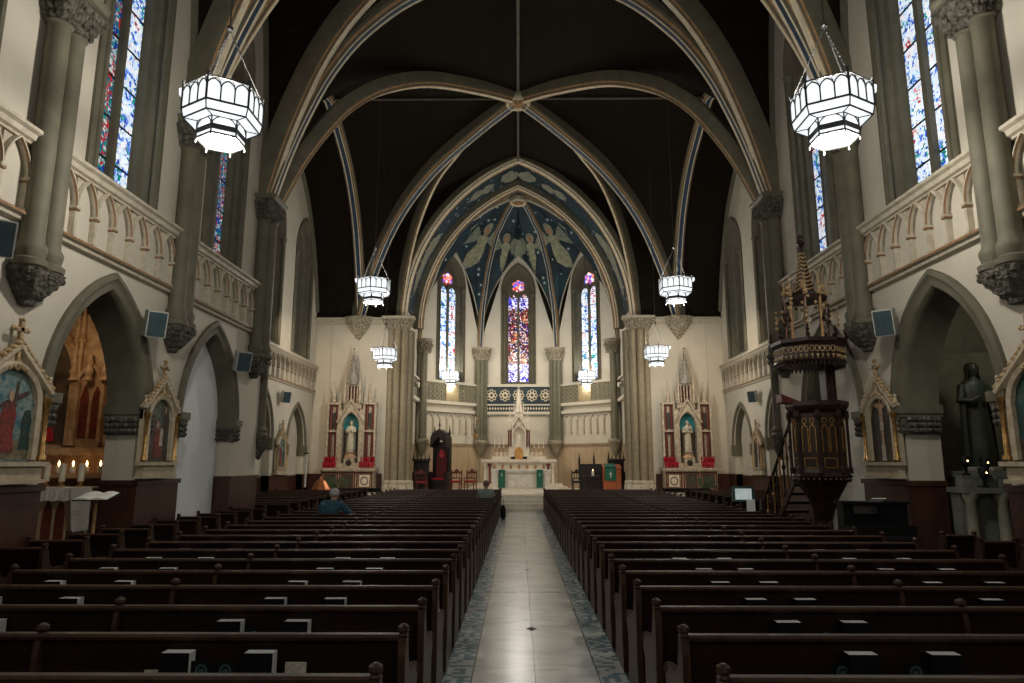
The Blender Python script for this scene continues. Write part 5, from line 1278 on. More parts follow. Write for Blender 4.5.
for s, sd, cx in ((-1, 'left', -7.95), (1, 'right', 7.98)):
    for g, rng_ in (('left', [-1.14+.13*i for i in range(5)]), ('right', [.58+.14*i for i in range(5)])):
        for row in range(2):
            for i, x in enumerate(rng_):
                if (sd, g) == ('right', 'right') and row == 0 and i > 3: continue
                loc = (cx+x, 32.94-(.48 if row else .72), (.6+1.405) if row else .6+1.175)
                lb = 'red votive glass on the %s side altar, %s cluster, %s row, %s along' % (sd, g, 'upper' if row else 'lower', ORD[i])
                if v0 is None:
                    v0 = thing('votive_glass', lb, 'candle holder', loc, group='red votive glasses on the side altars')
                    mb = MB(); mb.lathe([(.045,0),(.055,.02),(.03,.05),(.035,.07),(.06,.10),(.062,.24),(.05,.27)], n=10); mb.build('cup', REDGLASS, v0, smooth=True)
                    mb = MB(); mb.lathe([(.05,.265),(.062,.27),(.062,.285),(.03,.3)], n=10); mb.build('rim', REDM, v0)
                else: dup(v0, loc, label=lb)
# potted plants before the side altars
for s, cx in ((-1, -8.3), (1, 8.3)):
    t = thing('potted_plant', 'dark leafy plant arrangement in front of the %s side altar' % ('left' if s < 0 else 'right'), 'plant', (cx, 31.2, .6))
    mb = MB(); mb.lathe([(.14,0),(.18,.2),(.2,.26),(.17,.27)], n=12); mb.build('pot', BLACK, t)
    mb = MB(); rg = random.Random(5)
    for i in range(46):
        a = rg.uniform(0, 2*PI); e = rg.uniform(.1, .55); h = rg.uniform(.3, .75); p = (e*math.cos(a), .6*e*math.sin(a), h); L = .12
        mb.tube([(0,0,.22), (p[0]*.6, p[1]*.6, h*.8), p], .006, 4)
        mb.add([(p[0]-L*.5*math.sin(a),p[1],p[2]),(p[0]+.02,p[1]+.03,p[2]+L),(p[0]+L*.5*math.sin(a)+.05,p[1],p[2]+.03),(p[0],p[1]-.02,p[2]-L*.6)], [(0,1,2,3)])
    mb.build('foliage', LEAF, t)

# altar rails in front of the transept sides
for s, a, b_ in ((-1, -7.7, -5.75), (1, 5.95, 7.9)):
    t = thing('altar_rail', 'dark topped communion rail with white balusters on the %s' % ('left' if s < 0 else 'right'), 'railing', ((a+b_)/2, 28.98, 0)); W = (b_-a)/2
    mb = MB(); mb.box(-W-.03,-.1,.90,W+.03,.1,.97); mb.build('top_rail', BLACK, t)
    mb = MB(); mb.box(-W,-.07,0,W,.07,.18); mb.box(-W,-.06,.8,W,.06,.90); mb.build('plinth', BLACKW, t)
    n_ = 8
    for i in range(n_):
        x = -W+.12+(2*W-.24)*i/(n_-1); mb = MB(); mb.lathe([(.06,.18),(.06,.24),(.035,.28),(.055,.5),(.035,.7),(.06,.76),(.06,.8)], (x,0,0), 8)
        fsweep(mb, FN, arch_pts(x, .10, .6, .16, 5), [(0,.03),(0,.06),(.02,.06),(.02,.03)]); mb.build('baluster', MARBLE, t, smooth=True)

# ------------------------------------------------------------ high altar, front altar
t = thing('high_altar', 'tall white marble high altar with a central spire in the apse', 'altar', (0.02, 38.5, .6))
mb = MB(); mb.box(-2.6,-1.6,0,2.6,.8,.15); mb.box(-2.35,-1.3,.15,2.35,.8,.3); mb.build('steps', MARBLE, t)
mb = MB(); mb.box(-1.75,-.45,.3,1.75,.6,1.38); mb.box(-2.05,-.65,1.45,2.05,.6,1.60); mb.box(-1.95,-.58,1.38,1.95,.6,1.45); mb.box(-1.5,-.1,1.60,1.5,.6,1.78); mb.build('altar_table', MARBLE, t)
for x in (-1.85,-1.6,1.6,1.85):
    mb = MB(); mb.lathe([(.1,.3),(.1,.38),(.07,.42),(.065,1.2),(.11,1.3),(.11,1.38)], (x,-.5,0), 10); mb.build('column', REDM if abs(x) < 1.7 else MARBLE, t, smooth=True)
mb = MB()
for i in range(7): 
    x = -1.35+.45*i; fpoly(mb, FN, arch_pts(x, .07, 1.2, .13, 6, 1.08), .455, .01)
mb.build('gilded_arch', TAN, t)
mb = MB(); fsweep(mb, FN, [(-.6+.0,1.60),(-.6,1.75),(.6,1.75),(.6,1.6)], [(0,.12),(0,.16),(.03,.16)]); mb.box(-.55,-.1,1.6,.55,.5,2.3)
for q in (-1, 1):
    mb.box(q*.5-.06,-.12,1.6,q*.5+.06,.12,3.6); pinnacle(mb, q*.5, 0, 3.6, .09, .9); mb.box(q*.36-.04,-.2,2.3,q*.36+.04,-.05,3.5); pinnacle(mb, q*.36, -.12, 3.5, .06, .7)
fsweep(mb, Fr((0,-.05),(1,0),(0,-1)), arch_pts(0, .32, 2.95, .45, 10, 2.3), [(0,0),(0,.18),(.07,.2),(.1,.05)])
mb.box(-.45,.0,2.3,.45,.4,3.55)
fsweep(mb, Fr((0,-.1),(1,0),(0,-1)), [(-.48,3.3),(0,4.05),(.48,3.3)], [(.02,0),(.02,.14),(-.05,.14),(-.08,0)])
mb.box(-.32,-.08,3.5,.32,.35,3.75); mb.box(-.24,-.05,3.7,.24,.3,4.25)
for q in (-1, 1): pinnacle(mb, q*.27, -.02, 4.1, .07, .7)
mb.build('reredos_tower', MARBLE, t)
mb = MB(); crocket_spire(mb, 0, .1, 4.2, .25, 1.4, rows=8); mb.tube([(0,.1,5.55),(0,.1,5.85)], .02, 6); mb.tube([(-.09,.1,5.74),(.09,.1,5.74)], .018, 6); mb.build('spire', MARBLE, t)
for q in (-1, 1):
    for x in (.44, .58):
        mb = MB(); mb.lathe([(.05,0),(.04,.05),(.035,.8),(.055,.9)], (q*x,-.2,2.3), 8); mb.build('column', REDM, t)
mb = MB(); mb.box(-.22,-.2,1.62,.22,-.08,2.12); fpoly(mb, FN, arch_pts(0, .2, 2.05, .24, 8, 1.64), .22, .03); mb.build('tabernacle', mat('tabernacle_gold', (0.62, 0.33, 0.10), .35, .5), t)
for q in (-1, 1):   # low wings of the reredos
    mb = MB(); mb.box(min(q*.6,q*1.4), .1, 1.78, max(q*.6,q*1.4), .4, 2.0); mb.build('wing', MARBLE, t)
c0 = None
for i, x in enumerate((-1.35,-1.1,-.85,.85,1.1,1.35)):
    lb = 'tall white candle in a brass stick on the high altar, %s from the left' % ORD[i]; loc = (.02+x, 38.42, 2.381)
    if c0 is None:
        c0 = thing('altar_candlestick', lb, 'candlestick', loc, group='candlesticks on the high altar')
        mb = MB(); mb.lathe([(.07,0),(.03,.05),(.02,.1),(.035,.16),(.02,.22),(.02,.38),(.05,.42)], n=8); mb.build('stick', GOLD, c0, smooth=True)
        mb = MB(); mb.lathe([(.022,.42),(.022,.95),(.004,.96)], n=8); mb.build('candle', WAX, c0)
    else: dup(c0, loc, label=lb)
t = thing('front_altar', 'low white marble table altar on the sanctuary steps', 'altar', (0.13, 35.4, .6))
mb = MB(); mb.box(-1.9,-.9,0,1.9,.8,.12); mb.box(-1.35,-.3,.12,1.35,.35,.92); mb.box(-1.5,-.42,.92,1.5,.45,1.05)
for x in (-1.3,1.3): mb.box(x-.13,-.38,.12,x+.13,.4,.92)
mb.build('marble_body', mat('front_altar_marble', (0.78, 0.75, 0.68), .4), t)
mb = MB(); fsweep(mb, FN, [(-1.05,.2),(-1.05,.85),(1.05,.85),(1.05,.2),(-1.05,.2)], [(0,.30),(0,.33),(.04,.33),(.04,.3)]); mb.build('front_moulding', MARBLE, t)
mb = MB(); mb.box(-1.52,-.44,1.05,1.52,.47,1.06); mb.box(-1.52,-.45,1.0,1.52,-.44,1.06); o = mb.build('altar_cloth', WHITECLOTH); o.location = (0.13, 35.4, .602); tag(o, 'white linen cloth on the low front altar', 'cloth')
for i, x in enumerate((-.97, .93)):
    t = thing('altar_pendant', 'green hanging with a pale cross on the %s of the front altar' % ('left' if i == 0 else 'right'), 'cloth', (.13+x, 34.93, 0))
    mb = MB(); mb.box(-.16,-.012,.78,.16,0,1.61); mb.box(-.16,-.012,1.60,.16,.3,1.672); mb.build('green_fall', GREENCLOTH, t)
    mb = MB(); mb.box(-.015,-.018,1.33,.015,-.012,1.5); mb.box(-.045,-.018,1.42,.045,-.012,1.45); mb.build('cross', WHITECLOTH, t)

# ------------------------------------------------------------ sanctuary furniture
t = thing('throne', 'tall dark gothic canopied throne on the left of the sanctuary', 'chair', (-4.1, 36.3, .6), -.25)
mb = MB(); mb.box(-.5,-.5,0,.5,.45,.15); mb.box(-.42,.25,.15,.42,.42,2.5)
for q in (-1, 1): mb.box(q*.42-.06,-.4,.15,q*.42+.06,.42,.95); mb.box(q*.42-.05,.1,.9,q*.42+.05,.42,2.6); pinnacle(mb, q*.42, .2, 2.9, .08, .45)
mb.box(-.42,-.35,.15,.42,.3,.55)
mb.loft([[(q*(.46), y, 2.2), (q*.46, y, 2.7), (q*.35, y, 2.95), (0, y, 3.15), (-q*.35, y, 2.95), (-q*.46, y, 2.7), (-q*.46, y, 2.2), (-q*.36, y, 2.35), (0, y, 2.75), (q*.36, y, 2.35)] for q, y in ((1,-.35),(1,.42))])
mb.tube([(0,-.2,3.1),(0,-.2,3.5)], .025, 6); mb.tube([(-.1,-.2,3.36),(.1,-.2,3.36)], .02, 6); mb.build('frame', BLACKW, t)
mb = MB(); mb.box(-.3,.19,.6,.3,.25,1.7); fpoly(mb, FN, arch_pts(0, .3, 1.7, .4, 6, .6), -.2, .02); mb.build('back_cushion', mat('throne_back', (0.10, 0.008, 0.010), .7), t)
mb = MB(); fpoly(mb, FN, [(-.13,1.75),(-.13,1.95),(0,2.15),(.13,1.95),(.13,1.75),(0,1.65)], -.17, .02); mb.build('red_shield', mat('shield_red', (0.5, 0.03, 0.05), .6), t)
mb = MB(); mb.box(-.34,-.33,.55,.34,.2,.62); mb.build('seat_cushion', REDCLOTH, t)
def chair(label, loc, rz, m_=REDW, seatm=REDCLOTH, cross_legs=True):
    t = thing('sanctuary_chair', label, 'chair', loc, rz, 'carved chairs of the sanctuary')
    mb = MB(); mb.box(-.28,-.25,.40,.28,.25,.46); mb.build('seat', m_, t)
    mb = MB(); mb.box(-.24,-.22,.46,.24,.2,.51); mb.build('seat_cushion', seatm, t)
    for x in (-.25,.25):
        for y in (-.22,.22):
            mb = MB(); mb.lathe([(.025,0),(.035,.1),(.02,.2),(.035,.3),(.03,.41)], (x,y,0), 8); mb.build('leg', m_, t)
    mb = MB()
    for x in (-.26,.26): mb.box(x-.025,.2,.4,x+.025,.26,.98); mb.ball((x,.23,1.0), .04, 6)
    mb.box(-.26,.21,.86,.26,.25,.96); mb.box(-.26,.21,.6,.26,.25,.66)
    mb.lathe([(.02,0),(.13,.02),(.1,.1),(.01,.16)], (0,.23,.94), 8, sy=.2); 
    for x in (-.13,0,.13): mb.box(x-.015,.22,.66,x+.015,.24,.86)
    mb.build('backrest', m_, t)
    for x in (-.27,.27):
        mb = MB(); mb.box(x-.02,-.22,.62,x+.02,.22,.66); mb.lathe([(.02,0),(.025,.16)], (x,-.2,.46), 6); mb.build('armrest', m_, t)
    return t
chair('red mahogany armchair far left near the dark screen', (-5.0, 34.4, .6), .9) if False else None
chair('red mahogany armchair nearest the dark choir screen', (-4.85, 34.6, .6), .3)
chair('red mahogany armchair immediately right of the throne', (-3.25, 35.9, .6), -.15)
chair('red mahogany armchair between the throne and the high altar', (-2.5, 36.1, .6), -.25)
mb = MB(); mb.box(-1.2,-.7,0,1.2,.7,.012); o = mb.build('rug', REDCLOTH); o.location = (-3.1, 35.3, .6); tag(o, 'red rug before the armchairs on the left of the sanctuary', 'rug')
for s in (-1, 1):
    t = thing('choir_screen', 'black carved wooden stall screen behind the %s chancel pier' % ('left' if s < 0 else 'right'), 'screen', (s*5.0, 35.3, .6))
    W = .40
    mb = MB(); mb.box(-W,-.05,0,W,.45,.95); mb.box(-W,.3,.9,W,.45,1.6); mb.box(-W-.04,.05,1.5,W+.04,.5,1.6); mb.build('stall', BLACKW, t)
    for i in range(5):
        mb = MB(); pinnacle(mb, -W+2*W*i/4, .3, 1.6, .05, .26 if i % 2 else .34); mb.build('finial', BLACKW, t)
    for i in range(4):
        mb = MB(); fsweep(mb, FN, arch_pts(-W*.75+W*.5*i, W*.2, .7, W*.3, 5, .15), [(0,.05),(0,.08),(.02,.08)]); mb.build('panel_tracery', DARKW, t)
t = thing('triple_chair', 'dark three-seat gothic sedilia behind the orange lectern', 'chair', (4.0, 36.5, .6))
mb = MB(); mb.box(-.8,-.1,0,.8,.45,.5); mb.box(-.8,.3,.5,.8,.42,1.35); mb.build('bench', BLACKW, t)
for x in (-.78,0,.78):
    mb = MB(); mb.box(x-.05,.25,.5,x+.05,.42,1.55); pinnacle(mb, x, .33, 1.55, .08, .42); mb.build('post', BLACKW, t)
t = thing('ambo', 'bright orange oak lectern with a green cloth on the right of the sanctuary', 'lectern', (4.60, 34.4, .6))
mb = MB(); mb.box(-.42,-.3,0,.42,.3,1.15); mb.box(-.47,-.34,0,.47,.34,.08)
for x in (-.4,-.13,.13,.4): mb.box(x-.02,-.315,.08,x+.02,-.3,1.1)
mb.build('body', ORANGEW, t)
mb = MB(); mb.hexa([(-.45,-.34,1.12),(.45,-.34,1.12),(.45,.3,1.3),(-.45,.3,1.3),(-.45,-.34,1.16),(.45,-.34,1.16),(.45,.3,1.34),(-.45,.3,1.34)]); mb.build('book_desk', ORANGEW, t)
t = thing('lectern_cloth', 'green cloth with a white cross hanging over the orange lectern', 'cloth', (4.50, 34.04, .6))
mb = MB(); mb.box(-.27,-.012,.55,.27,0,1.2); mb.hexa([(-.27,-.012,1.17),(.27,-.012,1.17),(.27,.6,1.345),(-.27,.6,1.345),(-.27,-.012,1.20),(.27,-.012,1.20),(.27,.6,1.375),(-.27,.6,1.375)]); mb.build('green_fall', GREENCLOTH, t)
mb = MB(); mb.box(-.02,-.018,.7,.02,-.012,1.0); mb.box(-.08,-.018,.86,.08,-.012,.9); mb.build('cross', WHITECLOTH, t)
chair('dark armchair to the left of the credence table', (3.0, 35.4, .6), .1, BLACKW, BLACKW)
t = thing('credence_table', 'small dark table carrying a lit candle on the right of the sanctuary', 'table', (3.62, 34.7, .6))
mb = MB(); mb.box(-.4,-.25,.72,.4,.25,.77); mb.build('table_top', DARKW, t)
for x in (-.34,.34):
    for y in (-.2,.2): mb = MB(); mb.lathe([(.02,0),(.03,.3),(.02,.72)], (x*1.1 if y < 0 else x*.8,y,0), 6); mb.build('leg', DARKW, t)
t = thing('table_candle', 'thick cream candle on the small dark table', 'candle', (3.7, 34.7, 1.371)); mb = MB(); mb.lathe([(.06,0),(.06,.24),(.02,.25)], n=10); mb.build('wax', WAX, t); mb = MB(); mb.lathe([(.004,.25),(.02,.28),(.002,.34)], n=6); mb.build('flame', FLAME, t)
t = thing('wall_crucifix', 'small red brown crucifix on the left apse column', 'crucifix', (-2.45, 38.9, 4.1))
mb = MB(); mb.box(-.03,-.03,-.5,.03,.03,.75); mb.box(-.2,-.03,.35,.2,.03,.41); mb.build('cross', REDW, t)
mb = MB(); mb.tube([(-.17,-.05,.4),(0,-.05,.34),(.17,-.05,.4)], .02, 6); mb.tube([(0,-.05,.38),(0,-.06,.1),(0,-.05,-.2)], [.04,.035,.02], 6); mb.ball((0,-.06,.46), .045, 6); mb.build('corpus', STATW, t)
mb = MB(); mb.box(-.14,0,-.55,.14,.25,-.5); mb.lathe([(.02,-.3),(.12,0)], (0,.1,-.55), 8); mb.build('bracket', GOLD, t)

# baptismal font, tall candle
t = thing('baptismal_font', 'octagonal stone font with a polished copper lid and cross', 'font', (-8.35, 29.35, 0)); t.scale = (.86, .86, .96)
mb = MB(); mb.lathe([(.5,0),(.5,.1),(.3,.16),(.26,.5),(.40,.68),(.46,.72),(.46,.86)], n=8); mb.build('basin', MARBLE, t)
mb = MB(); mb.lathe([(.48,.86),(.48,.95),(.42,1.02),(.22,1.3),(.07,1.42),(.05,1.5)], n=8); mb.build('copper_lid', COPPER, t)
mb = MB(); mb.ball((0,0,1.52), .05, 8); mb.tube([(0,0,1.52),(0,0,1.85)], .018, 6); mb.tube([(-.09,0,1.73),(.09,0,1.73)], .016, 6); mb.build('lid_cross', DARKW, t)
t = thing('paschal_candle', 'very tall thin white candle on a dark stand near the font', 'candle', (-8.78, 28.55, 0))
mb = MB(); mb.lathe([(.18,0),(.16,.05),(.04,.1),(.03,.9),(.07,.98),(.09,1.02)], n=10); mb.build('stand', BLACK, t, smooth=True)
mb = MB(); mb.lathe([(.045,1.02),(.045,2.35),(.01,2.37)], n=10); mb.build('wax', WAX, t); mb = MB(); mb.lathe([(.1,2.37),(.12,2.4),(.1,2.42)], n=8); mb.build('cap', BLACK, t)

# ------------------------------------------------------------ pulpit
PX, PY = 5.90, 13.6
t = thing('pulpit', 'tall carved dark oak pulpit with spired canopy by the right nave wall', 'pulpit', (PX, PY, 0)); t.scale = (.79, .79, 1)
def octr(r_, z, cx=0, cy=0): return [(cx+r_*math.cos(PI/8+PI*i/4), cy+r_*math.sin(PI/8+PI*i/4), z) for i in range(8)]
mb = MB(); mb.loft([octr(.3,0), octr(.3,.15), octr(.16,.25), octr(.16,.9), octr(.34,1.3), octr(.62,1.70)]); mb.build('pedestal', DARKW, t)
mb = MB(); mb.loft([octr(.66,1.70), octr(.70,1.75), octr(.62,1.82), octr(.60,1.9), octr(.60,2.95), octr(.68,3.02), octr(.74,3.1), octr(.74,3.18)])
for i in range(8):
    p = octr(.66, 0)[i]; mb.lathe([(.06,1.8),(.06,1.9),(.035,1.95),(.035,2.8),(.07,2.9),(.06,3.0)], (p[0],p[1],0), 6)
for i in range(32):
    a = 2*PI*(i+.5)/32; mb.lathe([(.001,-.09),(.04,-.03),(.03,0)], (.64*math.cos(a),.64*math.sin(a),1.72), 5)
mb.build('drum', DARKW, t)
for i in range(8):
    a = octr(.61, 0)[i]; b_ = octr(.61, 0)[(i+1) % 8]; nx, ny = a[0]+b_[0], a[1]+b_[1]; L = math.hypot(nx, ny); G = Fr(a, (b_[0]-a[0], b_[1]-a[1]), (nx/L, ny/L)); w_ = math.hypot(b_[0]-a[0], b_[1]-a[1])
    mb = MB()
    for q in (.3, .7):
        fsweep(mb, G, arch_pts(w_*q, w_*.13, 2.62, w_*.2, 6, 2.2), [(0,0),(0,.02),(.02,.02)])
        fsweep(mb, G, blob(w_*q, 2.80, .045, .045, 8)+blob(w_*q, 2.80, .045, .045, 8)[:1], [(0,0),(0,.02),(.015,.02)])
    fsweep(mb, G, [(w_*.2,1.92),(w_*.2,2.08),(w_*.8,2.08),(w_*.8,1.92),(w_*.2,1.92)], [(0,0),(0,.02),(.02,.02)])
    mb.build('gilt_tracery', GOLD, t)
mb = MB(); mb.hexa([(-.92,-.18,3.18),(-.5,-.18,3.12),(-.5,.2,3.12),(-.92,.2,3.18),(-.92,-.18,3.34),(-.5,-.18,3.2),(-.5,.2,3.2),(-.92,.2,3.34)]); mb.build('book_rest', REDW, t)
# backboard
mb = MB(); mb.box(.38,.2,3.1,.62,.55,4.1)
for x in (.40,.50,.60): mb.lathe([(.03,0),(.02,.05),(.02,.9),(.035,1.0)], (x,.17,3.2), 6)
mb.build('backboard', DARKW, t)
# canopy (octagonal sounding board)
CX, CYY = .10, .42; CANO = len(bpy.data.objects); NB = set(bpy.data.objects)
mb = MB(); mb.loft([octr(.80,4.10,CX,CYY), octr(.88,4.16,CX,CYY), octr(.84,4.22,CX,CYY), octr(.84,4.52,CX,CYY), octr(.92,4.60,CX,CYY), octr(.92,4.68,CX,CYY), octr(.5,4.72,CX,CYY)]); mb.build('sounding_board', DARKW, t)
for i in range(8):
    a = octr(.85, 0, CX, CYY)[i]; b_ = octr(.85, 0, CX, CYY)[(i+1) % 8]; nx, ny = a[0]+b_[0]-2*CX, a[1]+b_[1]-2*CYY; L = math.hypot(nx, ny); G = Fr(a, (b_[0]-a[0], b_[1]-a[1]), (nx/L, ny/L)); w_ = math.hypot(b_[0]-a[0], b_[1]-a[1])
    mb = MB()
    for k in range(5):
        c = w_*(k+.5)/5; bl = blob(c, 4.42, .045, .06, 8); fsweep(mb, G, bl+bl[:1], [(0,0),(0,.02),(.018,.02)]); mb.lathe([(.005,-.1),(.03,-.03),(.02,0)], G(c, 4.30, .02), 5)
    mb.build('gilt_tracery', GILTW, t)
    mb = MB()
    for k in range(6): mb.lathe([(.002,-.13),(.035,-.05),(.05,0)], G(w_*(k+.5)/6, 4.13, -.02), 5)
    mb.build('pendant_fringe', DARKW, t)
    p = octr(.90, 4.68, CX, CYY)[i]; mb = MB(); mb.lathe([(.03,0),(.06,.06),(.03,.12),(.05,.18),(.01,.26)], p, 6); mb.build('finial', DARKW, t)
# open lantern of posts, gilded pinnacles, spire
for i in range(8):
    p = octr(.50, 4.70, CX, CYY)[i]
    mb = MB(); mb.lathe([(.055,0),(.035,.08),(.035,1.0),(.06,1.1)], p, 8); mb.build('post', REDW if i % 2 else TAN, t)
    mb = MB(); pinnacle(mb, p[0], p[1], 5.75, .055, .5, n=6)
    for k in range(6):
        rr = random.Random(i*7+k); mb.ball((p[0]+rr.uniform(-.1,.1), p[1]+rr.uniform(-.1,.1), 5.45+.12*k), .05, 6)
    mb.build('gilt_pinnacle', GILTW, t)
    q = octr(.74, 5.3, CX, CYY)[i]; mb = MB(); mb.tube([(p[0],p[1],5.1), ((p[0]+q[0])/2, (p[1]+q[1])/2, 5.35), (q[0],q[1],5.2)], .025, 5)
    for k in range(4): mb.ball((q[0], q[1], 5.05+.13*k), .05-.006*k, 6)
    mb.build('flying_bracket', GILTW if i % 2 else DARKW, t)
mb = MB(); mb.loft([octr(.52,5.65,CX,CYY), octr(.55,5.75,CX,CYY), octr(.40,5.85,CX,CYY)]); mb.build('lantern_roof', DARKW, t)
mb = MB(); statue_fig = MB(); robed(statue_fig, .72, (0, 0)); statue_fig.v = [(x+CX, y+CYY, z+4.72) for x, y, z in statue_fig.v]; statue_fig.build('lantern_figure', STATW, t, smooth=True)
mb = MB(); mb.lathe([(.26,5.8),(.06,6.9),(.02,7.05)], (CX,CYY,0), 8)
mb.build('spire', DARKW, t)
mb = MB()
for k in range(11):
    u = k/11; rr = .25*(1-u)+.05*u
    mb.tube([(CX+rr*math.cos(2*PI*(i%8)/8), CYY+rr*math.sin(2*PI*(i%8)/8), 5.82+1.1*u+(.05 if i % 2 else 0)) for i in range(9)], .025, 5)
mb.build('spire_crockets', GILTW, t)
mb = MB(); mb.lathe([(.02,7.0),(.10,7.08),(.13,7.14),(.05,7.2),(.08,7.26),(.01,7.34)], (CX,CYY,0), 8, bump=.2); mb.build('spire_finial', DARKW, t)
for o in [q for q in bpy.data.objects if q not in NB]: o.scale = (1, 1, .87); o.location = (0, 0, 3.95-4.1*.87)
# stairs
mb = MB()
for i in range(9):
    z = 1.78-.19*i; y = .60+.26*i; mb.box(-.42,y,z-.06,.30,y+.28,z)
mb.hexa([(-.46,.55,1.6),(-.42,.55,1.6),(-.42,2.95,-.0),(-.46,2.95,-.0),(-.46,.55,1.85),(-.42,.55,1.85),(-.42,2.95,.12),(-.46,2.95,.12)])
mb.build('stair', DARKW, t)
mb = MB(); mb.tube([(-.46,.55,2.85),(-.46,2.95,1.05)], .04, 6); mb.box(-.52,2.9,0,-.40,3.02,1.2); mb.build('handrail', DARKW, t)
for i in range(9):
    u = (i+.5)/9; y = .55+2.4*u; mb = MB(); mb.lathe([(.03,1.78-1.72*u),(.02,1.95-1.72*u),(.03,2.3-1.72*u),(.02,2.6-1.75*u),(.03,2.82-1.8*u)], (-.46,y,0), 6); mb.ball((-.46,y,2.4-1.75*u), .06, 6); mb.build('baluster', GOLD if i % 2 else DARKW, t)
t = thing('notice_card', 'white notice card fixed to the foot of the pulpit stair', 'notice', (PX-.5, PY+2.75, 1.0)); mb = MB(); mb.box(-.1,-.01,-.16,.1,.0,.16); mb.build('card', PAGE, t)
mb = MB(); mb.box(-.01,0,-1.0,.01,.02,.1); mb.build('stake', BLACK, t)
t = thing('organ_console', 'black keyboard console with sheet music under the pulpit', 'organ', (6.22, 12.2, 0))
mb = MB(); mb.box(-.6,-.25,0,.5,.25,.95); mb.box(-.6,.0,.95,.5,.25,1.30); mb.box(-.63,-.05,1.30,.53,.3,1.34); mb.build('case', BLACK, t)
mb = MB(); mb.box(-.55,-.4,.72,.45,-.2,.78); mb.build('keyboard', BLACKW, t)
mb = MB(); mb.hexa([(-.45,-.08,1.14),(-.05,-.08,1.14),(-.05,-.06,1.14),(-.45,-.06,1.14),(-.45,.0,1.32),(-.05,.0,1.32),(-.05,.02,1.32),(-.45,.02,1.32)]); mb.build('music_rest', BLACKW, t)
mb = MB(); mb.hexa([(-.22,-.11,1.38),(.0,-.11,1.38),(.02,-.08,1.38),(-.2,-.08,1.38),(-.2,-.2,1.44),(.03,-.2,1.44),(.05,-.17,1.45),(-.18,-.17,1.45)]); o = mb.build('sheet_music', PAGE); o.location = (6.22, 12.18, -0.04); tag(o, 'white sheet of music on the black console', 'sheet music')
t = thing('monitor', 'lit flat monitor on a stand facing the pews on the right', 'monitor', (6.05, 18.9, 0))
mb = MB(); mb.box(-.30,-.03,.98,.30,.03,1.38); mb.build('frame', SCREENF, t)
mb = MB(); mb.box(-.22,-.035,1.03,.22,-.03,1.32); mb.build('screen', SCREEN, t)
mb = MB(); mb.lathe([(.22,0),(.2,.03),(.03,.06),(.03,1.0)], n=8); mb.build('stand', BLACK, t)

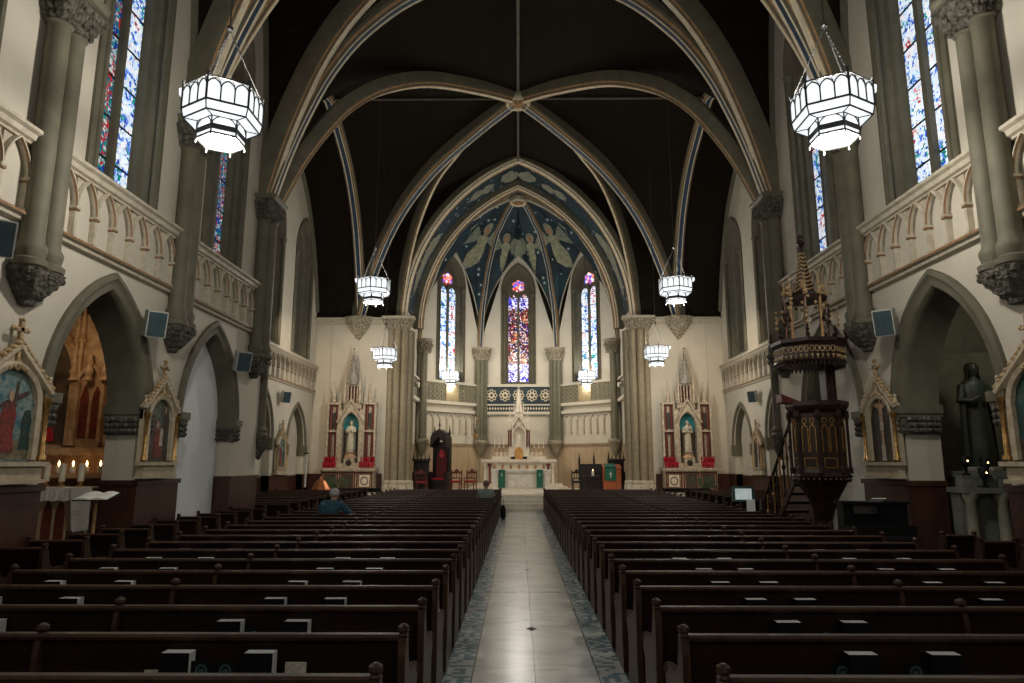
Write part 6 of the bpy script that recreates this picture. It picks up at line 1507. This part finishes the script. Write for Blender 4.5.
# ------------------------------------------------------------ people (seated, seen from behind)
def skin_mesh(name, nodes, edges, mats, parent, sub=2):
    me = bpy.data.meshes.new(name); me.from_pydata([n_[0] for n_ in nodes], edges, []); me.materials.append(mats)
    o_ = bpy.data.objects.new(name, me); col.objects.link(o_); o_.parent = parent
    o_.modifiers.new('skin', 'SKIN'); md = o_.modifiers.new('sub', 'SUBSURF'); md.levels = sub; md.render_levels = sub
    if not me.skin_vertices: me.skin_vertices.new() if hasattr(me.skin_vertices, 'new') else None
    sk = me.skin_vertices[0].data if me.skin_vertices else None
    if sk:
        for i, n_ in enumerate(nodes):
            r_ = n_[1]; sk[i].radius = r_ if isinstance(r_, tuple) else (r_, r_)
        sk[0].use_root = True
    o_.modifiers['skin'].use_smooth_shade = True
    return o_
def person(label, loc, rz, hairm, topm, pantm, lean=0.0, reach=None, headturn=0.0):
    t = thing('person', label, 'person', loc, rz); t.scale = (1.07, 1.0, 1.055)
    # pelvis at seat height .50; +y forward
    hx = lean
    N = [((0,.05,.55),(.15,.12)), ((hx*.3,.03,.75),(.14,.11)), ((hx*.7,.04,.95),(.16,.11)), ((hx,.06,1.07),(.075,.075)), ((hx*1.1,.09,1.15),(.055,.055)), ((hx*1.15,.11,1.24),(.085,.09)), ((hx*1.15,.12,1.33),(.075,.085))]
    E = [(0,1),(1,2),(2,3),(3,4),(4,5),(5,6)]
    def addn(p, r_, par): N.append((p, (r_, r_))); E.append((par, len(N)-1)); return len(N)-1
    for q in (-1, 1):
        sh = addn((hx*.85+q*.17,.05,1.0), .062, 2)
        if reach and q == reach: el = addn((hx+q*.36,.16,.86), .045, sh); wr = addn((hx+q*.52,.34,.80), .03, el); d = (q*.8,.6,-.1)
        else: el = addn((hx*.5+q*.24,.12,.76), .045, sh); wr = addn((q*.12,.32,.68), .03, el); d = (-q*.4,.9,-.1)
        pm = addn(tuple(N[wr][0][i]+d[i]*.05 for i in range(3)), .026, wr)
        b = N[pm][0]; side = (-d[1], d[0], 0)
        for f_, (off, ln) in enumerate(((-.027,.055),(-.009,.068),(.009,.063),(.027,.05))):
            k1 = addn(tuple(b[i]+d[i]*.03+side[i]*off for i in range(3)), .009, pm); k2 = addn(tuple(b[i]+d[i]*(.03+ln*.6)+side[i]*off-(.012 if i == 2 else 0) for i in range(3)), .008, k1)
            addn(tuple(b[i]+d[i]*(.03+ln)+side[i]*off-(.032 if i == 2 else 0) for i in range(3)), .007, k2)
        th = addn(tuple(N[wr][0][i]+d[i]*.02+side[i]*(-q*.03) for i in range(3)), .01, wr); addn(tuple(N[wr][0][i]+d[i]*.055+side[i]*(-q*.052) for i in range(3)), .008, th)
        hp = addn((q*.10,.10,.54), .085, 0); kn = addn((q*.13,.48,.53), .062, hp); an = addn((q*.13,.50,.12), .038, kn); addn((q*.13,.66,.05), .04, an)
    skin_mesh('body', N, E, SKIN, t)
    # face details sit on the head's front (+y)
    mb = MB(); hc = (hx*1.15, .12, 1.28)
    mb.loft([[(hc[0]-.012,hc[1]+.085,hc[2]+.02),(hc[0]+.012,hc[1]+.085,hc[2]+.02),(hc[0],hc[1]+.09,hc[2]+.03)],[(hc[0]-.016,hc[1]+.11,hc[2]-.02),(hc[0]+.016,hc[1]+.11,hc[2]-.02),(hc[0],hc[1]+.095,hc[2]-.025)]]); mb.build('nose', SKIN, t)
    for q in (-1, 1):
        mb = MB(); mb.ball((hc[0]+q*.033,hc[1]+.083,hc[2]+.025), .012, 8); mb.build('eye', WAX, t)
        mb = MB(); mb.ball((hc[0]+q*.086,hc[1]-.005,hc[2]), .026, 8, 1.3, sx=.4); mb.build('ear', SKIN, t)
    mb = MB(); mb.ball((hc[0],hc[1]+.082,hc[2]-.05), .022, 8, .35); mb.build('mouth', REDM, t)
    mb = MB(); rings = []
    for j in range(9):
        ph = PI*.02+j*PI*.62/8
        rings.append([(hc[0]+.102*math.sin(ph)*math.cos(a)*(1+.03*math.sin(9*a)), hc[1]-.012+.115*math.sin(ph)*math.sin(a)*(1 if math.sin(a) < 0 else (.8 if j > 4 else 1)), hc[2]+.02+.108*math.cos(ph)) for a in [2*PI*i/18 for i in range(18)]])
    mb.loft(rings); mb.build('hair', hairm, t, smooth=True)
    # jacket over torso and arms
    N2 = [((0,.04,.50),(.20,.16)), ((hx*.3,.02,.72),(.19,.15)), ((hx*.7,.03,.99),(.22,.15)), ((hx*.98,.06,1.14),(.095,.095))]; E2 = [(0,1),(1,2),(2,3)]
    for q in (-1, 1):
        i0 = len(N2)
        if reach and q == reach: pts = [((hx*.85+q*.18,.05,1.07),.10), ((hx+q*.36,.16,.86),.068), ((hx+q*.50,.32,.80),.048)]
        else: pts = [((hx*.85+q*.18,.05,1.07),.10), ((hx*.5+q*.25,.12,.76),.068), ((q*.13,.30,.68),.048)]
        for k, (p, r_) in enumerate(pts): N2.append((p, (r_, r_))); E2.append((2 if k == 0 else i0+k-1, i0+k))
    skin_mesh('jacket', N2, E2, topm, t)
    N3 = [((0,.08,.53),(.17,.12))]; E3 = []
    for q in (-1, 1):
        i0 = len(N3)
        for k, (p, r_) in enumerate((((q*.10,.14,.545),.098), ((q*.13,.48,.54),.075), ((q*.13,.50,.16),.055))): N3.append((p, (r_, r_))); E3.append((0 if k == 0 else i0+k-1, i0+k))
    skin_mesh('trousers', N3, E3, pantm, t, 1)
    return t
person('person with white hair in a dark blue jacket, seated in a left pew', (-4.15, 15.12, -.02), -.1, HAIRG, BLUEJ, BLACK, lean=.10, reach=1)
person('person with brown grey hair in a sage top, seated beside the aisle', (-1.03, 22.02, -.02), 0, HAIRB, SAGE, BLACK)
t = thing('handbag', 'black bag standing in the aisle beside the left pew ends', 'bag', (-.56, 25.2, .013))
mb = MB(); mb.lathe([(.06,.0),(.10,.08),(.10,.35),(.05,.5)], n=10, sy=1.3); mb.build('bag_body', BLACK, t, smooth=True); mb = MB(); mb.tube([(0,-.08,.45),(0,-.05,.7),(0,.05,.7),(0,.08,.45)], .012, 6); mb.build('strap', BLACK, t)
